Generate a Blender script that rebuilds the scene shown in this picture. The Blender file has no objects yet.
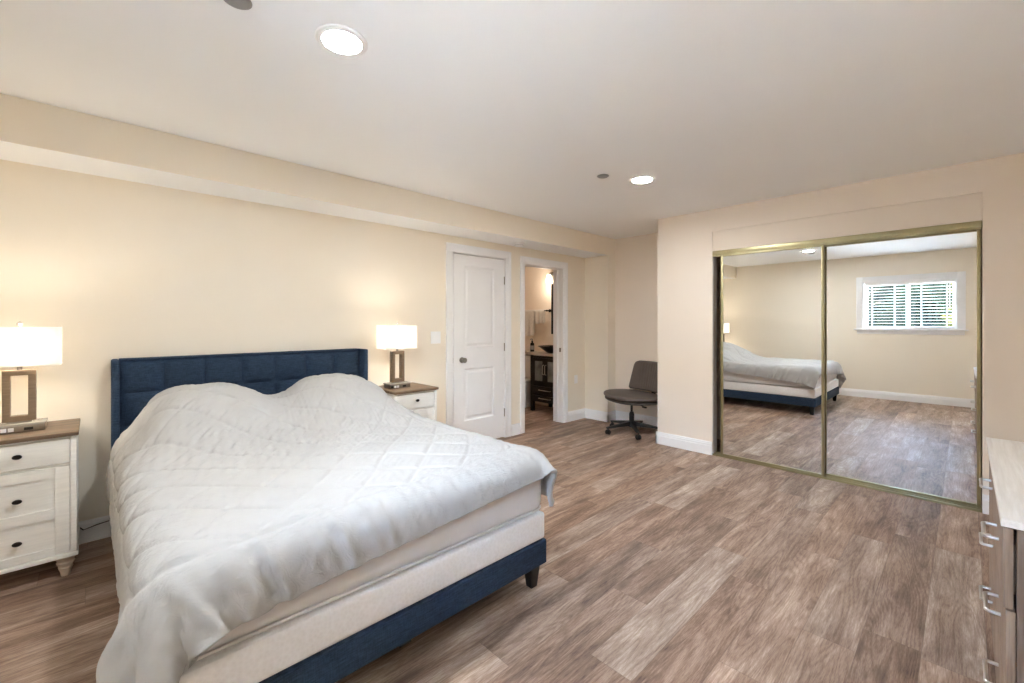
import bpy, bmesh, math, random
import numpy as np
from mathutils import Vector, Matrix

random.seed(7)
SC = bpy.context.scene
COL = SC.collection
PI = math.pi

# ------------------------------------------------------------------ camera
HEAD = math.radians(46.12)            # heading of the view, measured from +X towards +Y
cam_d = bpy.data.cameras.new('camera')
cam_d.sensor_width = 36.0
cam_d.lens = 436.0 / 1024.0 * 36.0
cam_d.shift_y = -19.0 / 1024.0
cam_d.clip_start = 0.02
cam = bpy.data.objects.new('camera', cam_d)
COL.objects.link(cam)
cam.location = (0, 0, 1.32)
cam.rotation_euler = (PI / 2, 0, HEAD - PI / 2)
SC.camera = cam

# ------------------------------------------------------------------ world, exposure
w = bpy.data.worlds.new('world')
SC.world = w
w.use_nodes = True
wn = w.node_tree.nodes
wl = w.node_tree.links
sky = wn.new('ShaderNodeTexSky')
sky.sky_type = 'NISHITA'
sky.sun_disc = False
sky.sun_elevation = math.radians(38)
sky.sun_rotation = math.radians(200)
wl.new(sky.outputs['Color'], wn['Background'].inputs['Color'])
wn['Background'].inputs['Strength'].default_value = 9.0

SUN = 225.0
sun_d = bpy.data.lights.new('sun', 'SUN')
sun_d.energy = SUN
sun_d.angle = math.radians(0.6)
sun_d.color = (1.0, 0.98, 0.96)
sun_o = bpy.data.objects.new('sun', sun_d)
COL.objects.link(sun_o)
sun_o.rotation_euler = (math.radians(2), math.radians(6), 0)     # over the roof into the garden, away from the window

SC.view_settings.view_transform = 'Standard'
SC.view_settings.look = 'None'
SC.view_settings.gamma = 1.0
SC.view_settings.use_curve_mapping = False
SC.view_settings.exposure = 1.0
SC.cycles.max_bounces = 14
SC.cycles.diffuse_bounces = 8
SC.cycles.glossy_bounces = 6
SC.cycles.transmission_bounces = 8
SC.cycles.sample_clamp_indirect = 30.0

DOWNLIGHT = 300.0       # radiance of the recessed light lenses
LAMP_W = 14.5           # watts of each table-lamp bulb
BATH_W = 3.2

# ------------------------------------------------------------------ material helpers
def lin(c):
    return tuple((x / 255 / 12.92) if x / 255 <= 0.04045 else ((x / 255 + 0.055) / 1.055) ** 2.4 for x in c[:3]) + (1.0,)

class NT:
    """a small node-tree writer"""
    def __init__(s, name):
        s.m = bpy.data.materials.new(name)
        s.m.use_nodes = True
        s.t = s.m.node_tree
        s.b = s.t.nodes['Principled BSDF']
    def n(s, typ, **kw):
        x = s.t.nodes.new(typ)
        for k, v in kw.items():
            setattr(x, k, v)
        return x
    def put(s, a, b):
        if isinstance(a, bpy.types.NodeSocket):
            s.t.links.new(a, b)
        else:
            b.default_value = a
    def math(s, op, a, b=0.0, c=None):
        x = s.n('ShaderNodeMath', operation=op)
        s.put(a, x.inputs[0]); s.put(b, x.inputs[1])
        if c is not None:
            s.put(c, x.inputs[2])
        return x.outputs[0]
    def mix(s, f, a, b, mode='MIX'):
        x = s.n('ShaderNodeMix', data_type='RGBA', blend_type=mode)
        s.put(f, x.inputs[0]); s.put(a, x.inputs[6]); s.put(b, x.inputs[7])
        return x.outputs[2]
    def noise(s, vec, scale, detail=3, rough=0.5, dist=0.0):
        x = s.n('ShaderNodeTexNoise')
        s.put(vec, x.inputs['Vector'])
        x.inputs['Scale'].default_value = scale
        x.inputs['Detail'].default_value = detail
        x.inputs['Roughness'].default_value = rough
        x.inputs['Distortion'].default_value = dist
        return x.outputs[0]
    def ramp(s, f, lo, hi):
        x = s.n('ShaderNodeMapRange')
        s.put(f, x.inputs[0]); s.put(lo, x.inputs[1]); s.put(hi, x.inputs[2])
        return x.outputs[0]
    def coord(s, which='Object'):
        return s.n('ShaderNodeTexCoord').outputs[which]
    def scaled(s, vec, sx, sy, sz):
        x = s.n('ShaderNodeMapping')
        s.put(vec, x.inputs[0])
        x.inputs['Scale'].default_value = (sx, sy, sz)
        return x.outputs[0]
    def bump(s, h, strength=0.2, dist=0.01):
        x = s.n('ShaderNodeBump')
        x.inputs['Strength'].default_value = strength
        x.inputs['Distance'].default_value = dist
        s.put(h, x.inputs['Height'])
        s.t.links.new(x.outputs[0], s.b.inputs['Normal'])

def plain(name, c, rough=0.5, metal=0.0, var=0.04, scale=6.0, bump=0.0, bscale=200.0, stretch=(1, 1, 1), spec=None, bdist=0.002):
    k = NT(name)
    co = k.scaled(k.coord(), *stretch)
    f = k.noise(co, scale, 4)
    a = lin([max(0, x * (1 - var)) for x in c]); b = lin([min(255, x * (1 + var)) for x in c])
    k.t.links.new(k.mix(k.ramp(f, 0.3, 0.7), a, b), k.b.inputs['Base Color'])
    k.b.inputs['Roughness'].default_value = rough
    k.b.inputs['Metallic'].default_value = metal
    if spec is not None:
        k.b.inputs['Specular IOR Level'].default_value = spec
    if bump:
        k.bump(k.noise(co, bscale, 2), bump, bdist)
    return k.m

def wood(name, c1, c2, rough=0.5, axis=0, scale=1.0, plank=None):
    """grain running along AXIS (0 x, 1 y, 2 z)"""
    k = NT(name)
    st = [14.0, 14.0, 14.0]; st[axis] = 0.9
    co = k.scaled(k.coord(), *[x * scale for x in st])
    g = k.noise(co, 3.0, 6, 0.62, 0.6)
    st2 = [60.0, 60.0, 60.0]; st2[axis] = 2.5
    g2 = k.noise(k.scaled(k.coord(), *[x * scale for x in st2]), 3.0, 3, 0.6)
    f = k.ramp(k.math('MULTIPLY_ADD', g2, 0.35, k.math('MULTIPLY', g, 0.75)), 0.35, 0.75)
    col = k.mix(f, lin(c1), lin(c2))
    k.t.links.new(col, k.b.inputs['Base Color'])
    k.b.inputs['Roughness'].default_value = rough
    k.bump(f, 0.15, 0.001)
    return k.m

def emit(name, c, strength):
    k = NT(name)
    k.b.inputs['Base Color'].default_value = (0.8, 0.8, 0.8, 1)
    k.b.inputs['Emission Color'].default_value = lin(c)
    k.b.inputs['Emission Strength'].default_value = strength
    return k.m

M = {}
M['wall'] = plain('cream_wall_paint', (241, 231, 214), 0.65, var=0.008, scale=1.2, bump=0.06, bscale=160)
M['wall_rose'] = plain('rose_cream_wall_paint', (241, 229, 215), 0.65, var=0.008, scale=1.2, bump=0.06, bscale=160)
M['ceil'] = plain('white_ceiling_paint', (246, 246, 246), 0.8, var=0.006, scale=1.0, bump=0.05, bscale=120)
M['trim'] = plain('white_trim_paint', (244, 243, 242), 0.35, var=0.006)
M['door'] = plain('white_door_paint', (242, 241, 240), 0.4, var=0.006)
M['nickel'] = plain('satin_nickel', (150, 142, 132), 0.3, 1.0)
M['chrome'] = plain('polished_chrome', (214, 212, 208), 0.3, 1.0, var=0.01)
M['brass'] = plain('pale_brass_frame', (170, 160, 124), 0.36, 0.85, var=0.03)
M['black'] = plain('black_plastic', (20, 20, 21), 0.45)
M['espresso'] = plain('espresso_lacquer', (13, 12, 12), 0.3, var=0.1)
M['void_shade'] = plain('painted_cupboard_shade', (70, 62, 55), 0.8)  # dark brown stands in for the shade inside the cupboard
M['plastic'] = plain('white_plastic', (249, 248, 246), 0.4, var=0.005)
M['grey_disc'] = plain('grey_sprinkler_plate', (150, 150, 150), 0.5, 0.2)
M['nwhite'] = plain('painted_white_wood', (242, 240, 234), 0.45, var=0.02, scale=3, bump=0.12, bscale=14, stretch=(3, 3, 30))
M['nfoot'] = plain('warm_white_wood', (222, 207, 190), 0.45, var=0.03)
M['ntop'] = wood('rustic_oak_top', (78, 62, 48), (150, 124, 98), 0.45, 0)
M['knob'] = plain('oil_rubbed_bronze', (38, 32, 30), 0.4, 0.6)
M['lampframe'] = plain('taupe_brushed_metal', (142, 122, 100), 0.42, 0.55, var=0.06, scale=20, stretch=(1, 1, 8))
M['acrylic'] = plain('clear_edge_acrylic', (176, 168, 156), 0.15, 0.0)
M['box'] = plain('white_knit_ticking', (226, 223, 219), 0.9, var=0.015, scale=40)
M['matt'] = plain('grey_mattress_border', (218, 215, 214), 0.9, var=0.02, scale=5, bump=0.15, bscale=350)
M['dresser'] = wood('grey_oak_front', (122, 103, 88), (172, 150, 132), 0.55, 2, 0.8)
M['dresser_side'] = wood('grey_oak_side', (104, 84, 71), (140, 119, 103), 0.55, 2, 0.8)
M['dtop'] = wood('whitewashed_oak_top', (214, 206, 198), (242, 238, 233), 0.5, 0, 0.7)
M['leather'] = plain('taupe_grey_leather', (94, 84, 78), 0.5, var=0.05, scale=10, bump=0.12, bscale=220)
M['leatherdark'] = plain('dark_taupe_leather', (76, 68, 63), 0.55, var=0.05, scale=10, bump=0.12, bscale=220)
M['towel'] = plain('white_terry', (226, 222, 216), 0.95, var=0.03, scale=30, bump=0.4, bscale=260)
M['ceramic'] = plain('white_ceramic', (232, 232, 230), 0.15, var=0.005)
M['stone'] = plain('beige_stone_counter', (205, 192, 176), 0.35, var=0.05, scale=25)
M['blackglass'] = plain('black_glass_bowl', (12, 12, 13), 0.08)
M['frost'] = plain('frosted_door_glass', (120, 124, 122), 0.2, var=0.3, scale=4)
M['amber'] = plain('dark_soap_bottle', (24, 20, 18), 0.2)
M['label'] = plain('grey_paper_label', (150, 146, 140), 0.6)
M['leaf1'] = plain('dark_leaves', (12, 16, 9), 1.0, var=0.5, scale=3, spec=0.0)
M['leaf2'] = plain('yellow_green_leaves', (56, 55, 22), 1.0, var=0.4, scale=3, spec=0.0)
M['bark'] = plain('brown_bark', (70, 56, 44), 0.9, var=0.3, scale=10)
M['bounce_patio'] = plain('pale_bounce_ground', (196, 195, 192), 0.95, var=0.1, scale=2)  # unseen patio, its pale colour added to bounce sunlight onto the ceiling
M['lens'] = emit('downlight_lens', (243, 249, 253), DOWNLIGHT)
M['bathglow'] = emit('sconce_glow', (255, 236, 212), 3.0)
M['bulb'] = emit('warm_bulb', (255, 236, 208), 30)

def mk_shade():
    k = NT('white_linen_shade')
    t = k.t
    d = k.n('ShaderNodeBsdfDiffuse'); d.inputs[0].default_value = (0.86, 0.85, 0.83, 1)
    tr = k.n('ShaderNodeBsdfTranslucent'); tr.inputs[0].default_value = (0.74, 0.73, 0.71, 1)
    mx = k.n('ShaderNodeMixShader'); mx.inputs[0].default_value = 0.62
    wv = k.noise(k.scaled(k.coord(), 1, 1, 6), 90, 2)
    bp = k.n('ShaderNodeBump'); bp.inputs['Strength'].default_value = 0.15; bp.inputs['Distance'].default_value = 0.001
    t.links.new(wv, bp.inputs['Height'])
    t.links.new(bp.outputs[0], d.inputs['Normal'])
    t.links.new(d.outputs[0], mx.inputs[1]); t.links.new(tr.outputs[0], mx.inputs[2])
    t.links.new(mx.outputs[0], t.nodes['Material Output'].inputs[0])
    return k.m
M['shade'] = mk_shade()

def mk_mirror():
    k = NT('silvered_mirror')
    f = k.noise(k.coord(), 0.7, 1)
    k.t.links.new(k.mix(f, (0.88, 0.89, 0.88, 1), (0.9, 0.905, 0.9, 1)), k.b.inputs['Base Color'])
    k.b.inputs['Metallic'].default_value = 1.0
    k.b.inputs['Roughness'].default_value = 0.0
    return k.m
M['mirror'] = mk_mirror()

def mk_glass():
    k = NT('clear_window_glass')
    t = k.t
    a = k.n('ShaderNodeBsdfTransparent'); a.inputs[0].default_value = (0.96, 0.98, 0.97, 1)
    g = k.n('ShaderNodeBsdfGlossy'); g.inputs['Roughness'].default_value = 0.02
    fr = k.n('ShaderNodeFresnel'); fr.inputs[0].default_value = 1.4
    mx = k.n('ShaderNodeMixShader')
    t.links.new(fr.outputs[0], mx.inputs[0])
    t.links.new(a.outputs[0], mx.inputs[1]); t.links.new(g.outputs[0], mx.inputs[2])
    t.links.new(mx.outputs[0], t.nodes['Material Output'].inputs[0])
    return k.m
M['glass'] = mk_glass()

def mk_fabric(name, c, dark):
    k = NT(name)
    co = k.coord()
    h1 = k.noise(k.scaled(co, 30, 30, 420), 1.0, 3, 0.7)
    h2 = k.noise(k.scaled(co, 420, 420, 30), 1.0, 3, 0.7)
    f = k.ramp(k.math('ADD', k.math('MULTIPLY', h1, 0.6), k.math('MULTIPLY', h2, 0.4)), 0.36, 0.64)
    k.t.links.new(k.mix(f, lin(dark), lin(c)), k.b.inputs['Base Color'])
    k.b.inputs['Roughness'].default_value = 0.9
    k.b.inputs['Specular IOR Level'].default_value = 0.25
    k.bump(f, 0.25, 0.0015)
    return k.m
M['navy'] = mk_fabric('navy_woven_upholstery', (57, 76, 101), (28, 42, 60))

def mk_comforter():
    k = NT('white_comforter_cotton')
    co = k.coord()
    n1 = k.noise(co, 9, 4, 0.55, 0.4)
    n2 = k.noise(k.scaled(co, 1.0, 2.4, 1.0), 28, 3, 0.6, 0.8)
    k.t.links.new(k.mix(n1, lin((180, 179, 177)), lin((188, 187, 185))), k.b.inputs['Base Color'])
    k.b.inputs['Roughness'].default_value = 0.88
    k.b.inputs['Specular IOR Level'].default_value = 0.2
    k.b.inputs['Sheen Weight'].default_value = 0.0
    mp = k.n('ShaderNodeMapping'); k.put(co, mp.inputs[0])
    mp.inputs['Rotation'].default_value = (0, 0, math.radians(-48)); mp.inputs['Scale'].default_value = (16, 62, 20)
    wr = k.noise(mp.outputs[0], 1.0, 3, 0.55, 0.9)
    mask = k.ramp(k.noise(co, 1.7, 2), 0.38, 0.66)
    k.bump(k.math('ADD', k.math('MULTIPLY', wr, k.math('MULTIPLY_ADD', mask, 0.9, 0.12)), k.math('MULTIPLY', n2, 0.12)), 0.85, 0.014)
    return k.m
M['comforter'] = mk_comforter()

def mk_knit():
    k = NT('diamond_knit_ticking')
    co = k.coord()
    v = k.n('ShaderNodeTexVoronoi'); v.inputs['Scale'].default_value = 75
    k.t.links.new(k.scaled(co, 1, 1, 1), v.inputs['Vector'])
    k.t.links.new(k.mix(v.outputs['Distance'], lin((236, 234, 232)), lin((246, 245, 244))), k.b.inputs['Base Color'])
    k.b.inputs['Roughness'].default_value = 0.9
    k.bump(v.outputs['Distance'], 0.3, 0.004)
    return k.m
M['knit'] = mk_knit()

def mk_floor():
    """vinyl planks 0.18 x 1.22 m laid along X, printed oak grain"""
    k = NT('grey_brown_oak_planks')
    co = k.coord()
    sp = k.n('ShaderNodeSeparateXYZ'); k.put(co, sp.inputs[0])
    X, Y = sp.outputs[0], sp.outputs[1]
    W, L = 0.182, 1.22
    yr = k.math('DIVIDE', k.math('ADD', Y, 0.06), W)
    row = k.math('FLOOR', yr)
    fy = k.math('FRACT', yr)
    wn1 = k.n('ShaderNodeTexWhiteNoise', noise_dimensions='1D'); k.put(row, wn1.inputs['W'])
    xr = k.math('ADD', k.math('DIVIDE', X, L), k.math('MULTIPLY', wn1.outputs[0], 7.0))
    col = k.math('FLOOR', xr)
    fx = k.math('FRACT', xr)
    cid = k.n('ShaderNodeCombineXYZ'); k.put(row, cid.inputs[0]); k.put(col, cid.inputs[1])
    wn2 = k.n('ShaderNodeTexWhiteNoise', noise_dimensions='3D'); k.put(cid.outputs[0], wn2.inputs['Vector'])
    rnd = wn2.outputs[0]
    # grain coordinates, shifted per plank
    gx = k.math('ADD', k.math('MULTIPLY', X, 1.0), k.math('MULTIPLY', rnd, 37.0))
    gy = k.math('ADD', Y, k.math('MULTIPLY', rnd, 11.0))
    gv = k.n('ShaderNodeCombineXYZ'); k.put(gx, gv.inputs[0]); k.put(gy, gv.inputs[1])
    g = gv.outputs[0]
    broad = k.noise(k.scaled(g, 1.5, 8.0, 1), 1.3, 7, 0.62, 0.35)          # smoky patches along the plank
    mid = k.noise(k.scaled(g, 2.6, 46, 1), 1.6, 8, 0.72, 0.25)            # grain bands
    fine = k.noise(k.scaled(g, 16, 260, 1), 1.5, 4, 0.75, 0.1)             # pores
    # cathedral rings: contour lines of a stretched noise
    ringn = k.noise(k.scaled(g, 0.75, 7.5, 1), 1.0, 2, 0.4, 0.25)
    ring = k.math('ABSOLUTE', k.math('SINE', k.math('MULTIPLY', ringn, 75.0)))
    knot = k.n('ShaderNodeTexVoronoi'); knot.inputs['Scale'].default_value = 1.0
    k.put(k.scaled(g, 1.7, 5.2, 1), knot.inputs['Vector'])
    kd = k.ramp(knot.outputs['Distance'], 0.02, 0.17)
    f = k.math('ADD', k.math('MULTIPLY', broad, 0.70), k.math('MULTIPLY', mid, 0.42))
    f = k.math('ADD', f, k.math('MULTIPLY', fine, 0.46))
    f = k.math('ADD', f, k.math('MULTIPLY', k.math('SUBTRACT', ring, 0.6), 0.07))
    f = k.math('ADD', f, k.math('MULTIPLY', k.math('SUBTRACT', rnd, 0.5), 0.15))
    f = k.ramp(f, 0.56, 1.06)
    cr = k.n('ShaderNodeValToRGB')
    el = cr.color_ramp.elements
    el[0].position = 0.0; el[0].color = lin((86, 67, 57))
    el[1].position = 1.0; el[1].color = lin((212, 194, 179))
    e = el.new(0.33); e.color = lin((131, 108, 93))
    e = el.new(0.62); e.color = lin((165, 143, 127))
    k.put(f, cr.inputs[0])
    # hue drift per plank: rosy brown to grey
    wn3 = k.n('ShaderNodeTexWhiteNoise', noise_dimensions='3D')
    k.put(k.scaled(cid.outputs[0], 3.1, 1.7, 1), wn3.inputs['Vector'])
    tint = k.mix(wn3.outputs[0], (1.06, 0.985, 0.93, 1), (0.975, 1.0, 1.02, 1))
    c = k.mix(1.0, cr.outputs[0], tint, 'MULTIPLY')
    c = k.mix(k.math('MULTIPLY', k.math('SUBTRACT', 1.0, kd), 0.7), c, lin((92, 72, 61)))
    # joints
    ey = k.math('MULTIPLY', k.math('MINIMUM', fy, k.math('SUBTRACT', 1.0, fy)), W)
    ex = k.math('MULTIPLY', k.math('MINIMUM', fx, k.math('SUBTRACT', 1.0, fx)), L)
    ed = k.math('MINIMUM', ex, ey)
    joint = k.ramp(ed, 0.0006, 0.0024)
    c = k.mix(k.math('MULTIPLY', k.math('SUBTRACT', 1.0, joint), 0.35), c, lin((96, 80, 70)))
    k.t.links.new(c, k.b.inputs['Base Color'])
    rg = k.math('MULTIPLY_ADD', mid, 0.2, 0.44)
    k.t.links.new(rg, k.b.inputs['Roughness'])
    k.b.inputs['Specular IOR Level'].default_value = 0.3
    k.bump(k.math('ADD', k.math('MULTIPLY', f, 0.25), k.math('MULTIPLY', joint, 0.6)), 0.12, 0.0015)
    return k.m
M['floor'] = mk_floor()

# ------------------------------------------------------------------ mesh helpers
def BM():
    return bmesh.new()

def box(bm, x0, x1, y0, y1, z0, z1, bev=0.0, seg=2):
    vs = [bm.verts.new(p) for p in ((x0, y0, z0), (x1, y0, z0), (x1, y1, z0), (x0, y1, z0), (x0, y0, z1), (x1, y0, z1), (x1, y1, z1), (x0, y1, z1))]
    fs = [bm.faces.new([vs[i] for i in q]) for q in ((3, 2, 1, 0), (4, 5, 6, 7), (0, 1, 5, 4), (1, 2, 6, 5), (2, 3, 7, 6), (3, 0, 4, 7))]
    if bev > 0:
        es = list({e for f in fs for e in f.edges})
        bmesh.ops.bevel(bm, geom=es, offset=bev, segments=seg, profile=0.6, affect='EDGES', clamp_overlap=True)
    return bm

def taper(bm, cx, cy, z0, z1, a0, b0, a1, b1, bev=0.0):
    """four-sided tapered post: half sizes a0 x b0 at z0, a1 x b1 at z1"""
    vs = [bm.verts.new((cx + sx * a, cy + sy * b, z)) for z, a, b in ((z0, a0, b0), (z1, a1, b1)) for sx, sy in ((-1, -1), (1, -1), (1, 1), (-1, 1))]
    fs = [bm.faces.new([vs[i] for i in q]) for q in ((3, 2, 1, 0), (4, 5, 6, 7), (0, 1, 5, 4), (1, 2, 6, 5), (2, 3, 7, 6), (3, 0, 4, 7))]
    if bev:
        bmesh.ops.bevel(bm, geom=list({e for f in fs for e in f.edges}), offset=bev, segments=2, affect='EDGES')
    return bm

def lathe(bm, prof, c=(0, 0, 0), axis='z', n=28, sx=1.0, sy=1.0):
    """prof: list of (radius, height); closed at both ends"""
    def P(r, h, a):
        u, v = r * math.cos(a) * sx, r * math.sin(a) * sy
        if axis == 'z': return (c[0] + u, c[1] + v, c[2] + h)
        if axis == 'x': return (c[0] + h, c[1] + u, c[2] + v)
        return (c[0] + u, c[1] + h, c[2] + v)
    rings = []
    for r, h in prof:
        if r <= 1e-6:
            rings.append([bm.verts.new(P(0, h, 0))])
        else:
            rings.append([bm.verts.new(P(r, h, 2 * PI * i / n)) for i in range(n)])
    for A, B in zip(rings, rings[1:]):
        for i in range(n):
            j = (i + 1) % n
            if len(A) == 1 and len(B) == 1: continue
            if len(A) == 1: bm.faces.new([A[0], B[i], B[j]])
            elif len(B) == 1: bm.faces.new([A[i], A[j], B[0]])
            else: bm.faces.new([A[i], A[j], B[j], B[i]])
    for R in (rings[0], rings[-1]):
        if len(R) > 1:
            bm.faces.new(R)
    bmesh.ops.recalc_face_normals(bm, faces=bm.faces[:])
    return bm

def tube(bm, pts, r, n=8, closed=False):
    pts = [Vector(p) for p in pts]
    rings = []
    N = len(pts)
    up = Vector((0, 0, 1))
    prev = None
    for i, p in enumerate(pts):
        a = pts[(i - 1) % N] if (closed or i > 0) else p
        b = pts[(i + 1) % N] if (closed or i < N - 1) else p
        t = (b - a).normalized()
        if prev is None:
            ref = up if abs(t.z) < 0.9 else Vector((1, 0, 0))
            u = t.cross(ref).normalized()
        else:
            u = (prev - t * prev.dot(t)).normalized()
        prev = u
        v = t.cross(u)
        rr = r[i] if isinstance(r, (list, tuple)) else r
        rings.append([bm.verts.new(p + (u * math.cos(2 * PI * k / n) + v * math.sin(2 * PI * k / n)) * rr) for k in range(n)])
    for i in range(N if closed else N - 1):
        A, B = rings[i], rings[(i + 1) % N]
        for k in range(n):
            bm.faces.new([A[k], A[(k + 1) % n], B[(k + 1) % n], B[k]])
    if not closed:
        bm.faces.new(rings[0]); bm.faces.new(rings[-1])
    bmesh.ops.recalc_face_normals(bm, faces=bm.faces[:])
    return bm

def prism(bm, poly, frame):
    """extrude the 2-D polygon POLY; FRAME(u, v, t) -> point, t in (0, 1)"""
    A = [bm.verts.new(frame(u, v, 0)) for u, v in poly]
    B = [bm.verts.new(frame(u, v, 1)) for u, v in poly]
    n = len(poly)
    bm.faces.new(A); bm.faces.new(B[::-1])
    for i in range(n):
        bm.faces.new([A[i], A[(i + 1) % n], B[(i + 1) % n], B[i]])
    bmesh.ops.recalc_face_normals(bm, faces=bm.faces[:])
    return bm

def ring_frame(bm, outer, inner, place, depth, bev=0.0):
    """a rectangular frame: outer/inner = (u0,u1,v0,v1); place(u,v,w) with w 0..depth"""
    def rect(r): return [(r[0], r[2]), (r[1], r[2]), (r[1], r[3]), (r[0], r[3])]
    vs = [[bm.verts.new(place(u, v, wv)) for u, v in rect(r)] for wv in (0, depth) for r in (outer, inner)]
    o0, i0, o1, i1 = vs
    for k in range(4):
        j = (k + 1) % 4
        bm.faces.new([o0[k], o0[j], i0[j], i0[k]])
        bm.faces.new([o1[k], i1[k], i1[j], o1[j]])
        bm.faces.new([o0[k], o1[k], o1[j], o0[j]])
        bm.faces.new([i0[k], i0[j], i1[j], i1[k]])
    bmesh.ops.recalc_face_normals(bm, faces=bm.faces[:])
    if bev:
        bmesh.ops.bevel(bm, geom=bm.edges[:], offset=bev, segments=2, affect='EDGES')
    return bm

def root_loc(o):
    p = Vector((0, 0, 0))
    while o is not None:
        p += o.location
        o = o.parent
    return p

def obj(name, bm, mat, parent=None, world=False, smooth=30, label=None):
    if world and parent is not None:
        bm.transform(Matrix.Translation(-root_loc(parent)))
    me = bpy.data.meshes.new(name)
    bm.to_mesh(me); bm.free()
    if smooth:
        me.polygons.foreach_set('use_smooth', [True] * len(me.polygons))
        me.set_sharp_from_angle(angle=math.radians(smooth))
    if isinstance(mat, str): mat = M[mat]
    me.materials.append(mat)
    o = bpy.data.objects.new(name, me)
    COL.objects.link(o)
    if parent is not None: o.parent = parent
    if label: o['label'] = label
    return o

def tag(o, label, cat, group=None):
    o['label'] = label; o['category'] = cat
    if group: o['group'] = group
    return o

def thing(name, label, cat, loc=(0, 0, 0), rz=0.0, group=None):
    o = bpy.data.objects.new(name, None)
    COL.objects.link(o)
    o.location = loc; o.rotation_euler = (0, 0, rz)
    return tag(o, label, cat, group)

def struct(name, bm, mat, parent=None, smooth=30):
    o = obj(name, bm, mat, parent, smooth=smooth)
    if parent is None: o['kind'] = 'structure'
    return o

def dup(root, loc, label, group=None):
    r = root.copy(); COL.objects.link(r); r.location = loc
    r['label'] = label
    if group: r['group'] = group
    for ch in list(root.children):
        c = ch.copy(); COL.objects.link(c); c.parent = r
        for g in ch.children:
            d = g.copy(); COL.objects.link(d); d.parent = c
    return r

# ------------------------------------------------------------------ room shell
CEIL = 2.448
WY = 3.668          # bed wall
XB = -0.66          # window wall
XC = 4.45           # closet wall
YR = -0.52          # wall behind the dresser
SY, SZ = 3.29, 2.215   # soffit face, soffit underside
XJ = 4.93           # column face
XA = 5.11           # alcove back wall
CY = 2.332          # alcove side of the closet block
D1 = (2.676, 3.412, 2.05)      # closed door opening: x0, x1, head
D2 = (3.727, 4.465, 2.04)      # bathroom opening

b = BM(); box(b, -0.9, 5.5, -0.7, 5.9, -0.12, 0.0); struct('floor', b, 'floor')
b = BM(); box(b, -0.9, 5.5, -0.7, 5.9, CEIL, CEIL + 0.12); struct('ceiling', b, 'ceil')

b = BM()
box(b, XB - 0.16, D1[0], WY, WY + 0.16, 0, CEIL)
box(b, D1[0], D1[1], WY, WY + 0.16, D1[2], CEIL)
box(b, D1[1], D2[0], WY, WY + 0.16, 0, CEIL)
box(b, D2[0], D2[1], WY, WY + 0.16, D2[2], CEIL)
box(b, D2[1], 5.3, WY, WY + 0.16, 0, CEIL)
struct('wall_left', b, 'wall')
b = BM(); box(b, XB, XJ, SY, WY, SZ, CEIL)
sof = struct('wall_soffit', b, 'wall')
sof.data.materials.append(M['ceil'])          # the underside is painted ceiling white
for p_ in sof.data.polygons:
    if p_.normal.z < -0.5: p_.material_index = 1
b = BM(); box(b, XJ, XA, SY, WY, 0, CEIL); struct('wall_column', b, 'wall')
b = BM(); box(b, XA, 5.2, YR - 0.16, WY, 0, CEIL); struct('wall_alcove', b, 'wall_rose')
# closet front: left pier, header with the inset panel, right pier
OY0, OY1, OZ = -0.082, 1.747, 2.03
b = BM()
box(b, XC, XC + 0.115, OY1, CY, 0, CEIL)
box(b, XC, XC + 0.115, OY0, OY1, 2.226, CEIL)
box(b, XC + 0.014, XC + 0.115, OY0, OY1, OZ, 2.226)
box(b, XC, XC + 0.115, YR, OY0, 0, CEIL)
struct('wall_closet', b, 'wall_rose')
b = BM(); box(b, XC + 0.115, XA, CY - 0.1, CY, 0, CEIL); struct('wall_closet_side', b, 'wall_rose')
b = BM(); box(b, XB - 0.16, XA, YR - 0.16, YR, 0, CEIL); struct('wall_right', b, 'wall')
# window wall
WY0, WY1, WZ0, WZ1 = 0.085, 1.24, 1.19, 2.0
b = BM()
box(b, XB - 0.16, XB, YR, WY0, 0, CEIL)
box(b, XB - 0.16, XB, WY1, WY, 0, CEIL)
box(b, XB - 0.16, XB, WY0, WY1, 0, WZ0)
box(b, XB - 0.16, XB, WY0, WY1, WZ1, CEIL)
struct('wall_back', b, 'wall')
# bathroom shell
b = BM(); box(b, 5.2, 5.32, WY + 0.16, 5.8, 0, CEIL); struct('wall_bathroom_vanity_side', b, 'wall_rose')
b = BM(); box(b, 3.0, 5.2, 5.6, 5.76, 0, CEIL); struct('wall_bathroom_far_side', b, 'wall_rose')
b = BM(); box(b, 2.9, 3.0, WY + 0.16, 5.76, 0, CEIL); struct('wall_bathroom_entry_side', b, 'wall_rose')
# cupboard wall behind the closed door, its unlit shade put into the colour
b = BM(); box(b, 2.5, 2.9, WY + 0.16, WY + 0.2, 0, 2.3); struct('wall_cupboard', b, 'void_shade')

# baseboards: stepped profile, swept along each run
BBP = [(0, 0), (0.016, 0), (0.016, 0.088), (0.0125, 0.092), (0.0125, 0.108), (0.009, 0.114), (0.009, 0.122), (0.005, 0.13), (0, 0.13)]
def bb(b, p0, p1, nrm):
    p0, p1, nrm = Vector(p0), Vector(p1), Vector(nrm)
    prism(b, BBP, lambda u, v, t: tuple(p0.lerp(p1, t) + nrm * u) [:2] + (v,))
def baseboard(name, runs):
    b = BM()
    for r in runs: bb(b, (*r[0], 0), (*r[1], 0), (*r[2], 0))
    return struct(name, b, 'trim', smooth=0)
baseboard('baseboard_left', [((XB, WY), (2.602, WY), (0, -1)), ((3.515, WY), (3.65, WY), (0, -1)), ((4.542, WY), (XJ, WY), (0, -1))])
baseboard('baseboard_column', [((XJ, WY), (XJ, SY - 0.016), (-1, 0)), ((XJ - 0.016, SY), (XA, SY), (0, -1))])
baseboard('baseboard_alcove', [((XA, CY), (XA, SY), (-1, 0)), ((XC - 0.016, CY), (XA, CY), (0, 1))])
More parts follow.
